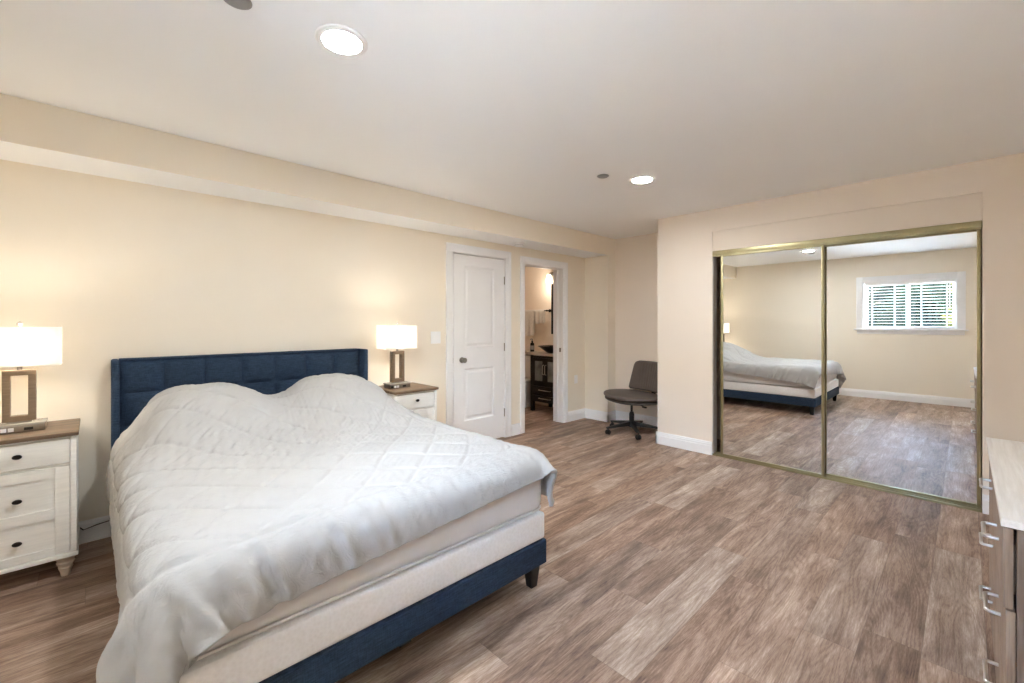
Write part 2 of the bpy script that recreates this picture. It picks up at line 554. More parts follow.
baseboard('baseboard_closet', [((XC, CY + 0.016), (XC, OY1), (-1, 0)), ((XC, OY0), (XC, YR), (-1, 0))])
baseboard('baseboard_back', [((XB, YR), (XB, WY), (1, 0))])
baseboard('baseboard_right', [((XB, YR), (XC, YR), (0, 1))])

# door casings and jambs
def casing(name, x0, x1, top, wd=0.07, jt=0.012):
    """stepped casing on the bedroom side of an opening, with jamb and stop"""
    b = BM()
    y = WY
    for (a0, a1, z1) in ((x0 - wd, x0 - 0.004, top), (x1 + 0.004, x1 + wd, top)):
        box(b, a0, a1, y - 0.014, y, 0, z1 + 0.004, 0.003)
    box(b, x0 - wd, x1 + wd, y - 0.014, y, top + 0.004, top + wd, 0.003)
    # raised outer band
    for (a0, a1) in ((x0 - wd, x0 - wd + 0.02), (x1 + wd - 0.02, x1 + wd)):
        box(b, a0, a1, y - 0.021, y - 0.0135, 0, top + wd, 0.003)
    box(b, x0 - wd + 0.0201, x1 + wd - 0.0201, y - 0.021, y - 0.0135, top + wd - 0.02, top + wd, 0.003)
    # jamb
    for (a0, a1) in ((x0 - 0.004, x0 + jt), (x1 - jt, x1 + 0.004)):
        box(b, a0, a1, y - 0.003, y + 0.165, 0, top + 0.004)
    box(b, x0 + jt, x1 - jt, y - 0.003, y + 0.165, top - jt, top + 0.004)
    # door stop strip
    for (a0, a1) in ((x0 + jt, x0 + 0.024), (x1 - 0.024, x1 - jt)):
        box(b, a0, a1, y + 0.078, y + 0.115, 0, top - 0.012, 0.002)
    box(b, x0 + 0.024, x1 - 0.024, y + 0.078, y + 0.115, top - 0.024, top - jt, 0.002)
    return struct(name, b, 'trim')
casing('trim_1', *D1, wd=0.086, jt=0.003)
casing('trim_2', *D2)

# closed two-panel door
def panel_door():
    x0, x1, zt = D1[0] + 0.013, D1[1] - 0.006, D1[2] - 0.014
    yf = WY + 0.002
    b = BM()
    pan = [(2.830, 3.255, 1.045, 1.92), (2.830, 3.255, 0.275, 0.828)]
    # front face with two recessed, raised-field panels, built from nested rectangles
    box(b, x0, x1, yf + 0.012, yf + 0.036, 0.012, zt)
    xs = [x0, pan[0][0], pan[0][1], x1]
    for (a0, a1, c0, c1) in ((x0, pan[0][0], 0.012, zt), (pan[0][1], x1, 0.012, zt), (pan[0][0], pan[0][1], 0.012, pan[1][2]),
                             (pan[0][0], pan[0][1], pan[1][3], pan[0][2]), (pan[0][0], pan[0][1], pan[0][3], zt)):
        box(b, a0, a1, yf, yf + 0.0121, c0, c1)
    for p in pan:
        def rc(i, y): return [b.verts.new(q) for q in ((p[0] + i, y, p[2] + i), (p[1] - i, y, p[2] + i), (p[1] - i, y, p[3] - i), (p[0] + i, y, p[3] - i))]
        R = [rc(0.0, yf), rc(0.012, yf + 0.010), rc(0.03, yf + 0.010), rc(0.05, yf + 0.002)]
        for A, B in zip(R, R[1:]):
            for i in range(4):
                b.faces.new([A[i], A[(i + 1) % 4], B[(i + 1) % 4], B[i]])
        b.faces.new(R[-1])
    bmesh.ops.recalc_face_normals(b, faces=b.faces[:])
    d = struct('door_1', b, 'door', smooth=0)
    b = BM()
    lathe(b, [(0.0, 0), (0.031, 0), (0.031, -0.006), (0.026, -0.010), (0.011, -0.012), (0.011, -0.03), (0.022, -0.036), (0.028, -0.048), (0.026, -0.058), (0.012, -0.064), (0, -0.065)], (2.797, yf, 0.925), 'y')
    obj('door_knob', b, 'nickel', d)
    b = BM(); box(b, x0 - 0.022, x0 - 0.011, yf - 0.012, yf + 0.03, 0.9, 0.955, 0.002); obj('strike_plate', b, 'nickel', d)
    for z in (1.80, 1.04, 0.29):
        b = BM()
        lathe(b, [(0, 0), (0.006, 0), (0.006, 0.09), (0, 0.09)], (x1 - 0.004, yf - 0.007, z - 0.045), 'z', 12)
        box(b, x1 - 0.004, x1 + 0.004, yf - 0.006, yf + 0.02, z - 0.045, z + 0.045)
        obj('hinge', b, 'nickel', d)
panel_door()
b = BM(); box(b, D2[1] - 0.0135, D2[1] - 0.0115, WY + 0.03, WY + 0.06, 0.93, 0.985, 0.0005)
strike = obj('strike_plate', b, 'nickel', bpy.data.objects['trim_2'])

# window: casing, stool, apron, sash frames, glass
def window():
    b = BM()
    cw = 0.09
    x = XB
    box(b, x, x + 0.018, WY0 - cw, WY0, WZ0 - 0.02, WZ1 + cw, 0.003)
    box(b, x, x + 0.018, WY1, WY1 + cw, WZ0 - 0.02, WZ1 + cw, 0.003)
    box(b, x, x + 0.018, WY0, WY1, WZ1, WZ1 + cw, 0.003)
    box(b, x, x + 0.014, WY0 - cw + 0.01, WY1 + cw - 0.01, WZ0 - 0.085, WZ0 - 0.022, 0.003)
    for a0, a1 in ((WY0 - 0.001, WY0 + 0.012), (WY1 - 0.012, WY1 + 0.001)):
        box(b, x - 0.16, x, a0, a1, WZ0, WZ1)
    box(b, x - 0.16, x, WY0 + 0.012, WY1 - 0.012, WZ1 - 0.012, WZ1)
    wn_ = struct('window_1', b, 'trim')
    b = BM(); box(b, x - 0.16, x + 0.05, WY0 - cw - 0.03, WY1 + cw + 0.03, WZ0 - 0.022, WZ0 + 0.002, 0.004)
    # the stool only passes the wall inside the opening
    obj('window_sill', b, 'trim', wn_)
    ym = (WY0 + WY1) / 2
    for (a0, a1, xx) in ((WY0 + 0.012, ym + 0.025, x - 0.10), (ym - 0.025, WY1 - 0.012, x - 0.135)):
        b = BM()
        ring_frame(b, (a0, a1, WZ0 + 0.002, WZ1 - 0.012), (a0 + 0.042, a1 - 0.042, WZ0 + 0.045, WZ1 - 0.055), lambda u, v, t, xx=xx: (xx + t, u, v), 0.032)
        fr = obj('window_sash', b, 'plastic', wn_)
        b = BM(); box(b, xx + 0.013, xx + 0.017, a0 + 0.038, a1 - 0.038, WZ0 + 0.04, WZ1 - 0.05); obj('window_pane', b, 'glass', fr)
window()

def blind():
    y0, y1 = WY0 + 0.03, WY1 - 0.03
    t = thing('window_blind', 'white slatted horizontal blind hanging in the window, seen in the mirror doors', 'window blind', (XB - 0.045, (y0 + y1) / 2, WZ0 + 0.002))
    L = (y1 - y0) / 2
    H = WZ1 - 0.014 - WZ0
    b = BM(); box(b, -0.025, 0.025, -L, L, H - 0.05, H, 0.004); obj('headrail', b, 'plastic', t)
    b = BM()
    n = 15
    tilt = math.radians(0.5)
    for i in range(n):
        z = 0.045 + i * (H - 0.105) / (n - 1)
        pts = []
        for s in (-1, -0.5, 0, 0.5, 1):
            u = 0.023 * s; h = 0.003 * (1 - s * s)
            pts.append((u * math.cos(tilt) - h * math.sin(tilt), z + u * math.sin(tilt) + h * math.cos(tilt)))
        poly = pts + [(px, pz - 0.0022) for px, pz in pts[::-1]]
        prism(b, poly, lambda u, v, tt: (u, -L + 2 * L * tt, v))
    obj('slats', b, 'plastic', t)
    b = BM(); box(b, -0.024, 0.024, -L, L, 0.002, 0.018, 0.004); obj('bottom_rail', b, 'plastic', t)
    for yy in (-L * 0.84, -L * 0.3, L * 0.3, L * 0.84):
        b = BM()
        for xx in (-0.026, 0.026):
            box(b, xx - 0.0012, xx + 0.0012, yy - 0.008, yy + 0.008, 0.01, H - 0.02)
        obj('ladder_tape', b, 'plastic', t)
    b = BM(); tube(b, [(0.036, -L * 0.9, H - 0.03), (0.037, -L * 0.9, H - 0.45)], 0.004); obj('tilt_wand', b, 'plastic', t)
blind()

# ------------------------------------------------------------------ closet with sliding mirror doors
def closet():
    y0, y1 = OY0 + 0.002, OY1 - 0.002
    b = BM()
    box(b, XC - 0.006, XC + 0.1, y0, y1, 1.985, 2.029, 0.003)
    box(b, XC + 0.0, XC + 0.006, y0, y1, 1.972, 1.986)
    struct('trim_3', b, 'brass')
    b = BM()
    box(b, XC - 0.004, XC + 0.1, y0, y1, 0.0, 0.006)
    for x in (XC - 0.004, XC + 0.041, XC + 0.092):
        box(b, x, x + 0.005, y0, y1, 0.006, 0.017)
    struct('trim_4', b, 'brass')
    b = BM(); box(b, XC + 0.01, XC + 0.1, OY1 - 0.003, OY1 + 0.0, 0.02, 1.98); struct('trim_5', b, 'trim')
    tilt = 0.0018
    for (a0, a1, x, label) in ((0.828, 1.672, XC + 0.01, 'sliding mirrored closet door in the front track, reflecting the bed and its navy rail'),
                               (-0.076, 0.862, XC + 0.055, 'sliding mirrored closet door in the rear track, reflecting the window and blind')):
        t = thing('sliding_mirror_door', label, 'mirror door', (x, (a0 + a1) / 2, 0.009), 0, 'sliding mirrored doors of the closet')
        t.rotation_euler = (0, -tilt, 0)
        hw = (a1 - a0) / 2; H = 1.97
        b = BM()
        for s in (-1, 1):
            y = s * (hw - 0.010)
            box(b, 0, 0.028, y - 0.010, y + 0.010, 0, H, 0.003)
        box(b, 0.002, 0.026, -hw + 0.02, hw - 0.02, 0, 0.022, 0.002)
        box(b, 0.002, 0.026, -hw + 0.02, hw - 0.02, H - 0.012, H, 0.002)
        obj('door_frame', b, 'brass', t)
        b = BM(); box(b, 0.011, 0.017, -hw + 0.018, hw - 0.018, 0.02, H - 0.01); obj('mirror_panel', b, 'mirror', t)
closet()

# ------------------------------------------------------------------ ceiling and wall fittings
def downlight(loc, label):
    t = thing('recessed_light', label, 'ceiling light', loc, 0, 'recessed ceiling lights')
    b = BM()
    lathe(b, [(0.073, -0.001), (0.0745, -0.008), (0.086, -0.009), (0.097, -0.005), (0.100, -0.001), (0.100, 0.0), (0.073, 0.0)], n=48)
    obj('trim_ring', b, 'trim', t)
    b = BM(); lathe(b, [(0, -0.0030), (0.04, -0.0028), (0.066, -0.0024), (0.0728, -0.002), (0.0728, -0.001), (0, -0.001)], n=48); obj('light_lens', b, 'lens', t)
downlight((0.72, 1.731, CEIL), 'lit round recessed ceiling light above the foot of the bed')
downlight((3.123, 1.768, CEIL), 'lit round recessed ceiling light near the closet corner, beside a small grey disc')

def sprinkler(loc, label):
    b = BM()
    lathe(b, [(0, -0.008), (0.036, -0.008), (0.040, -0.006), (0.042, -0.003), (0.046, -0.002), (0.046, 0.0), (0, 0.0)], loc, n=36)
    tag(obj('sprinkler_cover', b, 'grey_disc'), label, 'sprinkler', 'round sprinkler covers')
sprinkler((0.364, 1.766, CEIL), 'round grey sprinkler cover on the ceiling above the bed')
sprinkler((2.832, 1.934, CEIL), 'small round grey sprinkler cover beside the recessed light near the alcove')

t = thing('smoke_detector', 'white round smoke detector on the soffit underside between the two doors', 'smoke detector', (3.457, 3.481, SZ))
b = BM(); lathe(b, [(0, -0.008), (0.072, -0.008), (0.074, -0.004), (0.074, 0), (0, 0)], n=36); obj('mounting_plate', b, 'plastic', t)
b = BM(); lathe(b, [(0, -0.040), (0.042, -0.040), (0.050, -0.036), (0.054, -0.026), (0.064, -0.020), (0.066, -0.008), (0, -0.008)], n=36); obj('detector_body', b, 'plastic', t)
b = BM(); lathe(b, [(0.0435, -0.033), (0.0535, -0.030), (0.0545, -0.0275), (0.045, -0.030)], n=36); obj('sensor_slot', b, 'grey_disc', t)

t = thing('light_switch', 'white double rocker light switch plate on the cream wall beside the closed door', 'light switch', (2.468, WY, 1.17))
b = BM(); box(b, -0.058, 0.058, -0.006, 0, -0.06, 0.06, 0.003); obj('switch_plate', b, 'plastic', t)
for x in (-0.024, 0.024):
    b = BM()
    prism(b, [(-0.033, -0.0055), (-0.033, -0.008), (0.0, -0.0095), (0.033, -0.012), (0.033, -0.0055)], lambda u, v, tt, x=x: (x - 0.0165 + 0.033 * tt, v, u))
    obj('rocker', b, 'plastic', t)
t = thing('wall_outlet', 'cream wall outlet low on the wall between bathroom doorway and column', 'outlet', (4.73, WY, 0.55))
b = BM(); box(b, -0.035, 0.035, -0.005, 0, -0.057, 0.057, 0.002); obj('outlet_plate', b, 'plastic', t)
for z in (-0.022, 0.022):
    b = BM(); box(b, -0.016, 0.016, -0.007, -0.0045, z - 0.014, z + 0.014, 0.002); obj('socket', b, 'plastic', t)

# ------------------------------------------------------------------ bed
BX0, BX1 = 0.09, 1.64
BYF = 1.452
def bed():
    t = thing('bed', 'queen bed with navy tufted wingback headboard, navy rails and black legs', 'bed', (0.866, 2.5, 0))
    # tufted headboard panel: 7 columns of square pillows
    hx0, hx1, hz0, hz1 = 0.117, 1.633, 0.285, 1.085
    nx, nz, cw, ch = 7, 4, (1.633 - 0.117) / 7, 0.2
    b = BM()
    NX, NZ = nx * 12, nz * 12
    g = []
    for j in range(NZ + 1):
        row = []
        z = hz1 - j * (nz * ch) / NZ
        for i in range(NX + 1):
            x = hx0 + i * (hx1 - hx0) / NX
            du = abs(((x - hx0) / cw + 0.5) % 1 - 0.5) * cw
            dv = abs(((hz1 - z) / ch + 0.5) % 1 - 0.5) * ch
            if j == 0: dv = 0.0
            e = min(du, dv)
            puff = 0.016 * (1 - math.exp(-e / 0.012)) + 0.012 * math.sin(PI * min(1, du / (cw / 2)) / 2) * math.sin(PI * min(1, dv / (ch / 2)) / 2)
            row.append(b.verts.new((x, 3.570 - puff, z)))
        g.append(row)
    for j in range(NZ):
        for i in range(NX):
            b.faces.new([g[j][i], g[j + 1][i], g[j + 1][i + 1], g[j][i + 1]])
    rim = [g[0][i] for i in range(NX + 1)] + [g[j][NX] for j in range(1, NZ + 1)] + [g[NZ][i] for i in range(NX - 1, -1, -1)] + [g[j][0] for j in range(NZ - 1, 0, -1)]
    back = [b.verts.new((v.co.x, 3.635, v.co.z)) for v in rim]
    n = len(rim)
    for i in range(n):
        b.faces.new([rim[i], rim[(i + 1) % n], back[(i + 1) % n], back[i]])
    b.faces.new(back)
    bmesh.ops.recalc_face_normals(b, faces=b.faces[:])
    obj('headboard', b, 'navy', t, world=True, smooth=50)
    b = BM(); box(b, 0.115, 1.635, 3.556, 3.638, 1.0855, 1.098, 0.005); obj('headboard_cap', b, 'navy', t, world=True)
    for x0, x1 in ((0.080, 0.1165), (1.6335, 1.670)):
        b = BM(); box(b, x0, x1, 3.478, 3.64, 0.03, 1.096, 0.012, 3); obj('wing', b, 'navy', t, world=True)
    b = BM(); box(b, BX0, BX1, BYF, BYF + 0.035, 0.118, 0.238, 0.010, 3); obj('foot_rail', b, 'navy', t, world=True)
    for x0, x1 in ((BX0 + 0.0, BX0 + 0.035), (BX1 - 0.035, BX1)):
        b = BM(); box(b, x0, x1, BYF + 0.036, 3.48, 0.118, 0.238, 0.010, 3); obj('side_rail', b, 'navy', t, world=True)
    b = BM()
    for i in range(12):
        y = 1.53 + i * 0.172
        box(b, BX0 + 0.036, BX1 - 0.036, y, y + 0.07, 0.122, 0.142, 0.002)
    obj('slats', b, 'espresso', t, world=True)
    b = BM(); box(b, 0.84, 0.89, BYF + 0.036, 3.5, 0.085, 0.1215); obj('center_beam', b, 'black', t, world=True)
    for (x, y) in ((BX0 + 0.055, BYF + 0.055), (BX1 - 0.055, BYF + 0.055), (BX0 + 0.055, 3.42), (BX1 - 0.055, 3.42)):
        b = BM(); taper(b, x, y, 0.0, 0.1175, 0.02, 0.02, 0.032, 0.032, 0.003); obj('leg', b, 'black', t, world=True)
    for y in (2.15, 2.9):
        b = BM(); taper(b, 0.865, y, 0.0, 0.0845, 0.02, 0.02, 0.026, 0.026, 0.003); obj('leg', b, 'black', t, world=True)
bed()

b = BM(); box(b, BX0 + 0.006, BX1 - 0.003, 1.459, 3.47, 0.2395, 0.372, 0.022, 4)
tag(obj('box_spring', b, 'knit'), 'white knit-covered box spring set in the navy bed frame', 'box spring')
t = thing('mattress', 'light grey sided mattress on the white box spring, under the comforter', 'mattress', (0.866, 2.47, 0.374))
MX0, MX1, MY0, MY1, MZ = 0.118, 1.645, 1.472, 3.47, 0.632
b = BM(); box(b, MX0, MX1, MY0, MY1, 0.3745, MZ, 0.062, 6); obj('mattress_body', b, 'matt', t, world=True)
for z in (0.392,):
    b = BM()
    r = 0.062
    pts = []
    for cx, cy, a0 in ((MX1 - r, MY1 - r, 0), (MX0 + r, MY1 - r, 90), (MX0 + r, MY0 + r, 180), (MX1 - r, MY0 + r, 270)):
        for k in range(6):
            a = math.radians(a0 + 18 * k); pts.append((cx + (r + 0.001) * math.cos(a), cy + (r + 0.001) * math.sin(a), z))
    tube(b, pts, 0.0055, 8, closed=True)
    obj('piping', b, 'matt', t, world=True)

# comforter: a square of cloth let down over mattress and pillows, then quilted
def comforter():
    rng = np.random.RandomState(3)
    h = 0.029
    phi = 0.070
    U0, U1 = 0.118 - 0.300, 1.645 + 0.225       # cloth extents across the bed
    V0, V1 = 1.480 - 0.135, 3.435
    nu, nv = int(round((U1 - U0) / h)) + 1, int(round((V1 - V0) / h)) + 1
    u = np.linspace(U0, U1, nu); v = np.linspace(V0, V1, nv)
    hu, hv = u[1] - u[0], v[1] - v[0]
    UU, VV = np.meshgrid(u, v, indexing='ij')
    cx, cy = 0.866, 1.48
    c, s = math.cos(phi), math.sin(phi)
    P = np.zeros((nu, nv, 3))
    P[..., 0] = cx + (UU - cx) * c - (VV - cy) * s
    P[..., 1] = cy + (UU - cx) * s + (VV - cy) * c
    # keep the head end inside the wings: pull the turn of the cloth back there
    P[..., 0] += (VV - cy) * s * 0.85
    P[..., 0] -= 0.070 * (VV - cy) * np.clip((UU - 0.866) / 0.9, 0, 1)     # less hang towards the head on the closet side
    OFF = 0.034
    def S(a, b_, x):
        k = np.clip((x - a) / (b_ - a), 0, 1); return k * k * (3 - 2 * k)
    def Hf(x, y):
        g = np.exp(-np.abs((x - 0.50) / 0.36) ** 3.4) + np.exp(-np.abs((x - 1.265) / 0.345) ** 3.2)
        return 0.262 * np.minimum(g, 1.0) * S(MX0 - 0.03, MX0 + 0.15, x) * S(MX0 - 0.03, MX0 + 0.12, MX0 + MX1 - x) * S(2.42, 3.12, y) * (1 - S(3.33, 3.47, y))
    P[..., 2] = MZ + OFF + 0.01 + Hf(P[..., 0], P[..., 1])
    bc = np.array([(MX0 + MX1) / 2, (MY0 + MY1) / 2, MZ - 0.3])
    be = np.array([(MX1 - MX0) / 2, (MY1 - MY0) / 2, 0.3])
    R = 0.062
    Q = P.copy()
    def cons(A, B, L, k):
        d = B - A
        ln = np.sqrt((d * d).sum(-1, keepdims=True)) + 1e-9
        q = d * (0.5 * k * (ln - L) / ln)
        A += q; B -= q
    m = 3
    def views(P):
        """pairs of grid views that stretch, shear and bend constraints act between"""
        o_ = []
        for o in (0, 1):
            a = P[o:nu - 1:2]; o_.append((a, P[o + 1::2][:a.shape[0]], 1.0))
        for o in (0, 1):
            a = P[:, o:nv - 1:2]; o_.append((a, P[:, o + 1::2][:, :a.shape[1]], 1.0))
        for o in (0, 1):
            a = P[o:nu - 1:2, :-1]; o_.append((a, P[o + 1::2, 1:][:a.shape[0]], 0.3))
            a = P[o:nu - 1:2, 1:]; o_.append((a, P[o + 1::2, :-1][:a.shape[0]], 0.3))
        for o in range(2 * m):
            a = P[o:nu - m:2 * m]; o_.append((a, P[o + m::2 * m][:a.shape[0]], KB))
            a = P[:, o:nv - m:2 * m]; o_.append((a, P[:, o + m::2 * m][:, :a.shape[1]], KB))
        return o_
    KB = 0.006
    REST = [np.sqrt(((B - A) ** 2).sum(-1, keepdims=True)) for A, B, k in views(P)]
    def sweep(P):
        for (A, B, k), L in zip(views(P), REST):
            cons(A, B, L, k)
    def collide(P, Q, mu):
        rel = P - bc
        q = np.abs(rel) - (be - R)
        qo = np.maximum(q, 0)
        ln = np.sqrt((qo * qo).sum(-1))
        dist = ln + np.minimum(q.max(-1), 0) - R - OFF
        grad = np.where((ln > 1e-6)[..., None], qo / (ln[..., None] + 1e-9), 0) * np.sign(rel)
        inside = ln <= 1e-6
        if inside.any():
            ax = q.argmax(-1)
            gi = np.zeros_like(P)
            np.put_along_axis(gi, ax[..., None], 1, -1)
            grad = np.where(inside[..., None], gi * np.sign(rel), grad)
        hit = dist < 0
        P -= grad * np.where(hit, dist, 0)[..., None]
        # pillows under the head end
        x, y = P[..., 0], P[..., 1]
        hf = Hf(x, y)
        pen = MZ + OFF + hf - P[..., 2]
        hp = (hf > 0.004) & (pen > 0) & (x > MX0 - OFF * 0.5) & (x < MX1 + OFF * 0.5)
        P[..., 2] += np.where(hp, pen, 0)
        # headboard and floor
        P[..., 1] = np.minimum(P[..., 1], 3.515)
        P[..., 2] = np.maximum(P[..., 2], 0.03)
        near = hit | hp
        d = P - Q
        f = np.where(near, mu, 0.0)[..., None] * np.array([1, 1, 0.0])
        P -= d * f
    steps = 340
    for it in range(steps):
        V = (P - Q)
        V *= 0.965
        Q = P.copy()
        P = P + V
        P[..., 2] -= 9.81 * 0.0085 ** 2
        if it < 200:
            # small unrest so that folds start somewhere
            P += rng.randn(nu, nv, 3) * 0.00025
        for _ in range(12):
            sweep(P)
        collide(P, Q, 0.55)
    # finer grid by cubic interpolation
    def cub(n, f):
        m = (n - 1) * f + 1
        Wm = np.zeros((m, n))
        for i in range(m):
            t_ = i / f; k = min(int(t_), n - 2); a = t_ - k
            ws = (-0.5 * a + a * a - 0.5 * a ** 3, 1 - 2.5 * a * a + 1.5 * a ** 3, 0.5 * a + 2 * a * a - 1.5 * a ** 3, -0.5 * a * a + 0.5 * a ** 3)
            for o, wv in zip((-1, 0, 1, 2), ws):
                Wm[i, min(max(k + o, 0), n - 1)] += wv
        return Wm
    f = 4
    # take out solver jitter
    for _ in range(2):
        I = P.copy()
        I[1:-1, 1:-1] = 0.5 * P[1:-1, 1:-1] + 0.125 * (P[2:, 1:-1] + P[:-2, 1:-1] + P[1:-1, 2:] + P[1:-1, :-2])
        P = I
    Wu, Wv = cub(nu, f), cub(nv, f)
    F = np.einsum('ai,ijk->ajk', Wu, P); F = np.einsum('bj,ajk->abk', Wv, F)
    uu = Wu @ u; vv = Wv @ v
    UU, VV = np.meshgrid(uu, vv, indexing='ij')
    du = np.gradient(F, axis=0); dv = np.gradient(F, axis=1)
    N = np.cross(du, dv); N /= np.linalg.norm(N, axis=-1, keepdims=True) + 1e-9
    # quilting
    sp = 0.195
    a = (UU + VV) / math.sqrt(2); b_ = (UU - VV) / math.sqrt(2)
    wob = 0.008 * np.sin(9 * UU + 1.3) + 0.008 * np.sin(8 * VV)
    da = np.abs(((a + wob) / sp) % 1 - 0.5) * sp; da = sp / 2 - da
    db = np.abs(((b_ - wob) / sp + 0.3) % 1 - 0.5) * sp; db = sp / 2 - db
    e = np.minimum(np.minimum(UU - U0, U1 - UU), VV - V0)
    e2 = np.minimum(e, V1 - VV)
    # rounded seam: soften the corner
    ed = np.minimum(UU - U0, U1 - UU); ev = VV - V0
    kk = 14.0
    er = -np.log(np.exp(-kk * ed) + np.exp(-kk * ev)) / kk
    BORD = 0.225
    field = er > BORD
    ds = np.abs(er - BORD)
    def puffd(d, wdt): return 1 - np.exp(-(d / wdt) ** 1.5)
    p_in = 0.0095 * np.minimum(puffd(da, 0.009), 0.30 + 0.70 * puffd(db, 0.009)) + 0.0060 * np.sin(PI * np.clip(da / (sp / 2), 0, 1) / 2) * np.sin(PI * np.clip(db / (sp / 2), 0, 1) / 2)
    p_bd = 0.014 + 0.006 * np.sin(PI * np.clip(er / BORD, 0, 1))
    disp = np.where(field, p_in, p_bd) * puffd(ds, 0.010)
    # gathers running from the seam to the hem
    def n1(x, seed):
        r = np.random.RandomState(seed); o = 0
        for k in range(7):
            fr = r.uniform(35, 150); o = o + np.sin(x * fr + r.uniform(0, 6.28)) / 7 ** 0.5
        return o
    side = ev < ed
    along = np.where(side, UU, VV)
    fade = np.clip(1 - er / BORD, 0, 1) ** 0.6 * np.clip(er / 0.03, 0.5, 1)
    region = np.where(side, 0.35 + 1.0 * np.exp(-((UU - 0.40) / 0.33) ** 2), 0.8)
    disp = disp + np.where(field, 0, 0.0075 * n1(along + 0.35 * er, 5) * fade * region)
    # small slanting wrinkles where the cloth slid down off the pillows
    wz = np.exp(-((VV - 2.55) / 0.34) ** 2) * np.exp(-((UU - 0.75) / 0.55) ** 2)
    rr = np.random.RandomState(11); wr = 0
    for k in range(16):
        ang = rr.normal(0.85, 0.32); fr = rr.uniform(80, 230)
        q = UU * math.sin(ang) - VV * math.cos(ang)
        wr = wr + np.sin(q * fr + rr.uniform(0, 6.28) + 1.5 * np.sin(5 * UU + 6 * VV + k)) * (0.5 + 0.5 * np.sin(3.1 * UU * (1 + k % 3) + 2.7 * VV + k))
    disp = disp + 0.0016 * wr * (0.2 + 1.0 * wz)
    lump = 0
    for k in range(8):
        an = rr.uniform(0, 6.28); fr = rr.uniform(5, 16)
        lump = lump + np.sin((UU * math.cos(an) + VV * math.sin(an)) * fr + rr.uniform(0, 6.28))
    disp = disp + 0.0010 * lump
    F = F + N * disp[..., None]
    mu_, mv_ = F.shape[:2]
    me = bpy.data.meshes.new('comforter')
    idx = np.arange(mu_ * mv_).reshape(mu_, mv_)
    quads = np.stack([idx[:-1, :-1], idx[1:, :-1], idx[1:, 1:], idx[:-1, 1:]], -1).reshape(-1, 4)
    me.from_pydata(F.reshape(-1, 3).tolist(), [], quads.tolist())
    me.polygons.foreach_set('use_smooth', [True] * len(me.polygons))
    me.materials.append(M['comforter'])
    o = bpy.data.objects.new('comforter', me)
    COL.objects.link(o)
    sd = o.modifiers.new('thick', 'SOLIDIFY')
    sd.thickness = 0.022; sd.offset = -1.0; sd.use_even_offset = False
    tag(o, 'white quilted comforter with diamond stitching draped over the bed and pillows', 'comforter')
    return o
comforter()

# ------------------------------------------------------------------ nightstands
def nightstand(loc, label):
    t = thing('nightstand', label, 'nightstand', loc, 0, 'white nightstands beside the bed')
    hw, d0, d1 = 0.206, -0.208, 0.198         # body half width; front and back
    b = BM()
    # carcass: four corner posts, side panels, back, rails and bottom plinth
    for sx in (-1, 1):
        x0, x1 = sorted((sx * hw, sx * (hw - 0.024)))
        box(b, x0, x1, d0, d0 + 0.03, 0.128, 0.732, 0.003)
        box(b, x0, x1, d1 - 0.03, d1, 0.128, 0.732, 0.003)
        xa, xb = sorted((sx * (hw - 0.005), sx * (hw - 0.018)))
        box(b, xa, xb, d0 + 0.03, d1 - 0.03, 0.128, 0.732)
    box(b, -hw + 0.024, hw - 0.024, d1 - 0.012, d1 - 0.002, 0.128, 0.732)
    box(b, -hw + 0.024, hw - 0.024, d0 + 0.004, d0 + 0.02, 0.722, 0.732)
    box(b, -hw + 0.024, hw - 0.024, d0 + 0.012, d0 + 0.024, 0.583, 0.593)
    box(b, -hw + 0.018, hw - 0.018, d0 + 0.02, d1 - 0.012, 0.13, 0.145)
    box(b, -hw - 0.006, hw + 0.006, d0 - 0.006, d1, 0.106, 0.128, 0.006)
    obj('cabinet_body', b, 'nwhite', t)
    b = BM(); box(b, -0.214, 0.214, -0.226, 0.208, 0.7325, 0.755, 0.006, 3); obj('wood_top', b, 'ntop', t)
    fx = hw - 0.026
    def knob(z, par):
        b = BM(); lathe(b, [(0, 0), (0.006, 0), (0.006, -0.012), (0.013, -0.016), (0.015, -0.021), (0.011, -0.026), (0, -0.027)], (0, d0 + 0.001, z), 'y', 20, 1.15, 0.8)
        obj('knob', b, 'knob', par)
    b = BM(); box(b, -fx, fx, d0 + 0.002, d0 + 0.02, 0.596, 0.7195, 0.003); dr = obj('drawer', b, 'nwhite', t); knob(0.663, dr)
    b = BM()
    z0, z1, st = 0.132, 0.580, 0.053
    box(b, -fx, -fx + st, d0 + 0.002, d0 + 0.02, z0, z1, 0.003)
    box(b, fx - st, fx, d0 + 0.002, d0 + 0.02, z0, z1, 0.003)
    for a0, a1 in ((z0, 0.170), (0.318, 0.369), (0.528, z1)):
        box(b, -fx + st, fx - st, d0 + 0.0022, d0 + 0.02, a0, a1)
    dr = obj('drawer_front', b, 'nwhite', t)
    b = BM()
    for a0, a1 in ((0.170, 0.318), (0.369, 0.528)):
        box(b, -fx + st, fx - st, d0 + 0.010, d0 + 0.018, a0, a1)
    obj('inset_panel', b, 'nwhite', dr)
    knob(0.445, dr); knob(0.239, dr)
    for sx in (-1, 1):
        for y in (d0 + 0.045, d1 - 0.045):
            b = BM()
            lathe(b, [(0, 0), (0.017, 0), (0.019, 0.004), (0.020, 0.02), (0.029, 0.045), (0.026, 0.05), (0.034, 0.066), (0.036, 0.072), (0.028, 0.078), (0.040, 0.092), (0.042, 0.100), (0.038, 0.1055), (0, 0.1055)], (sx * (hw - 0.042), y, 0))
            obj('leg', b, 'nfoot', t)
    return t
NSY = 3.427
ns = nightstand((-0.266, NSY, 0), 'white nightstand with wood top and its whole drawer stack in view')
dup(ns, (1.975, NSY, 0), 'white nightstand with wood top, mostly hidden by the bed, beside the closed door')

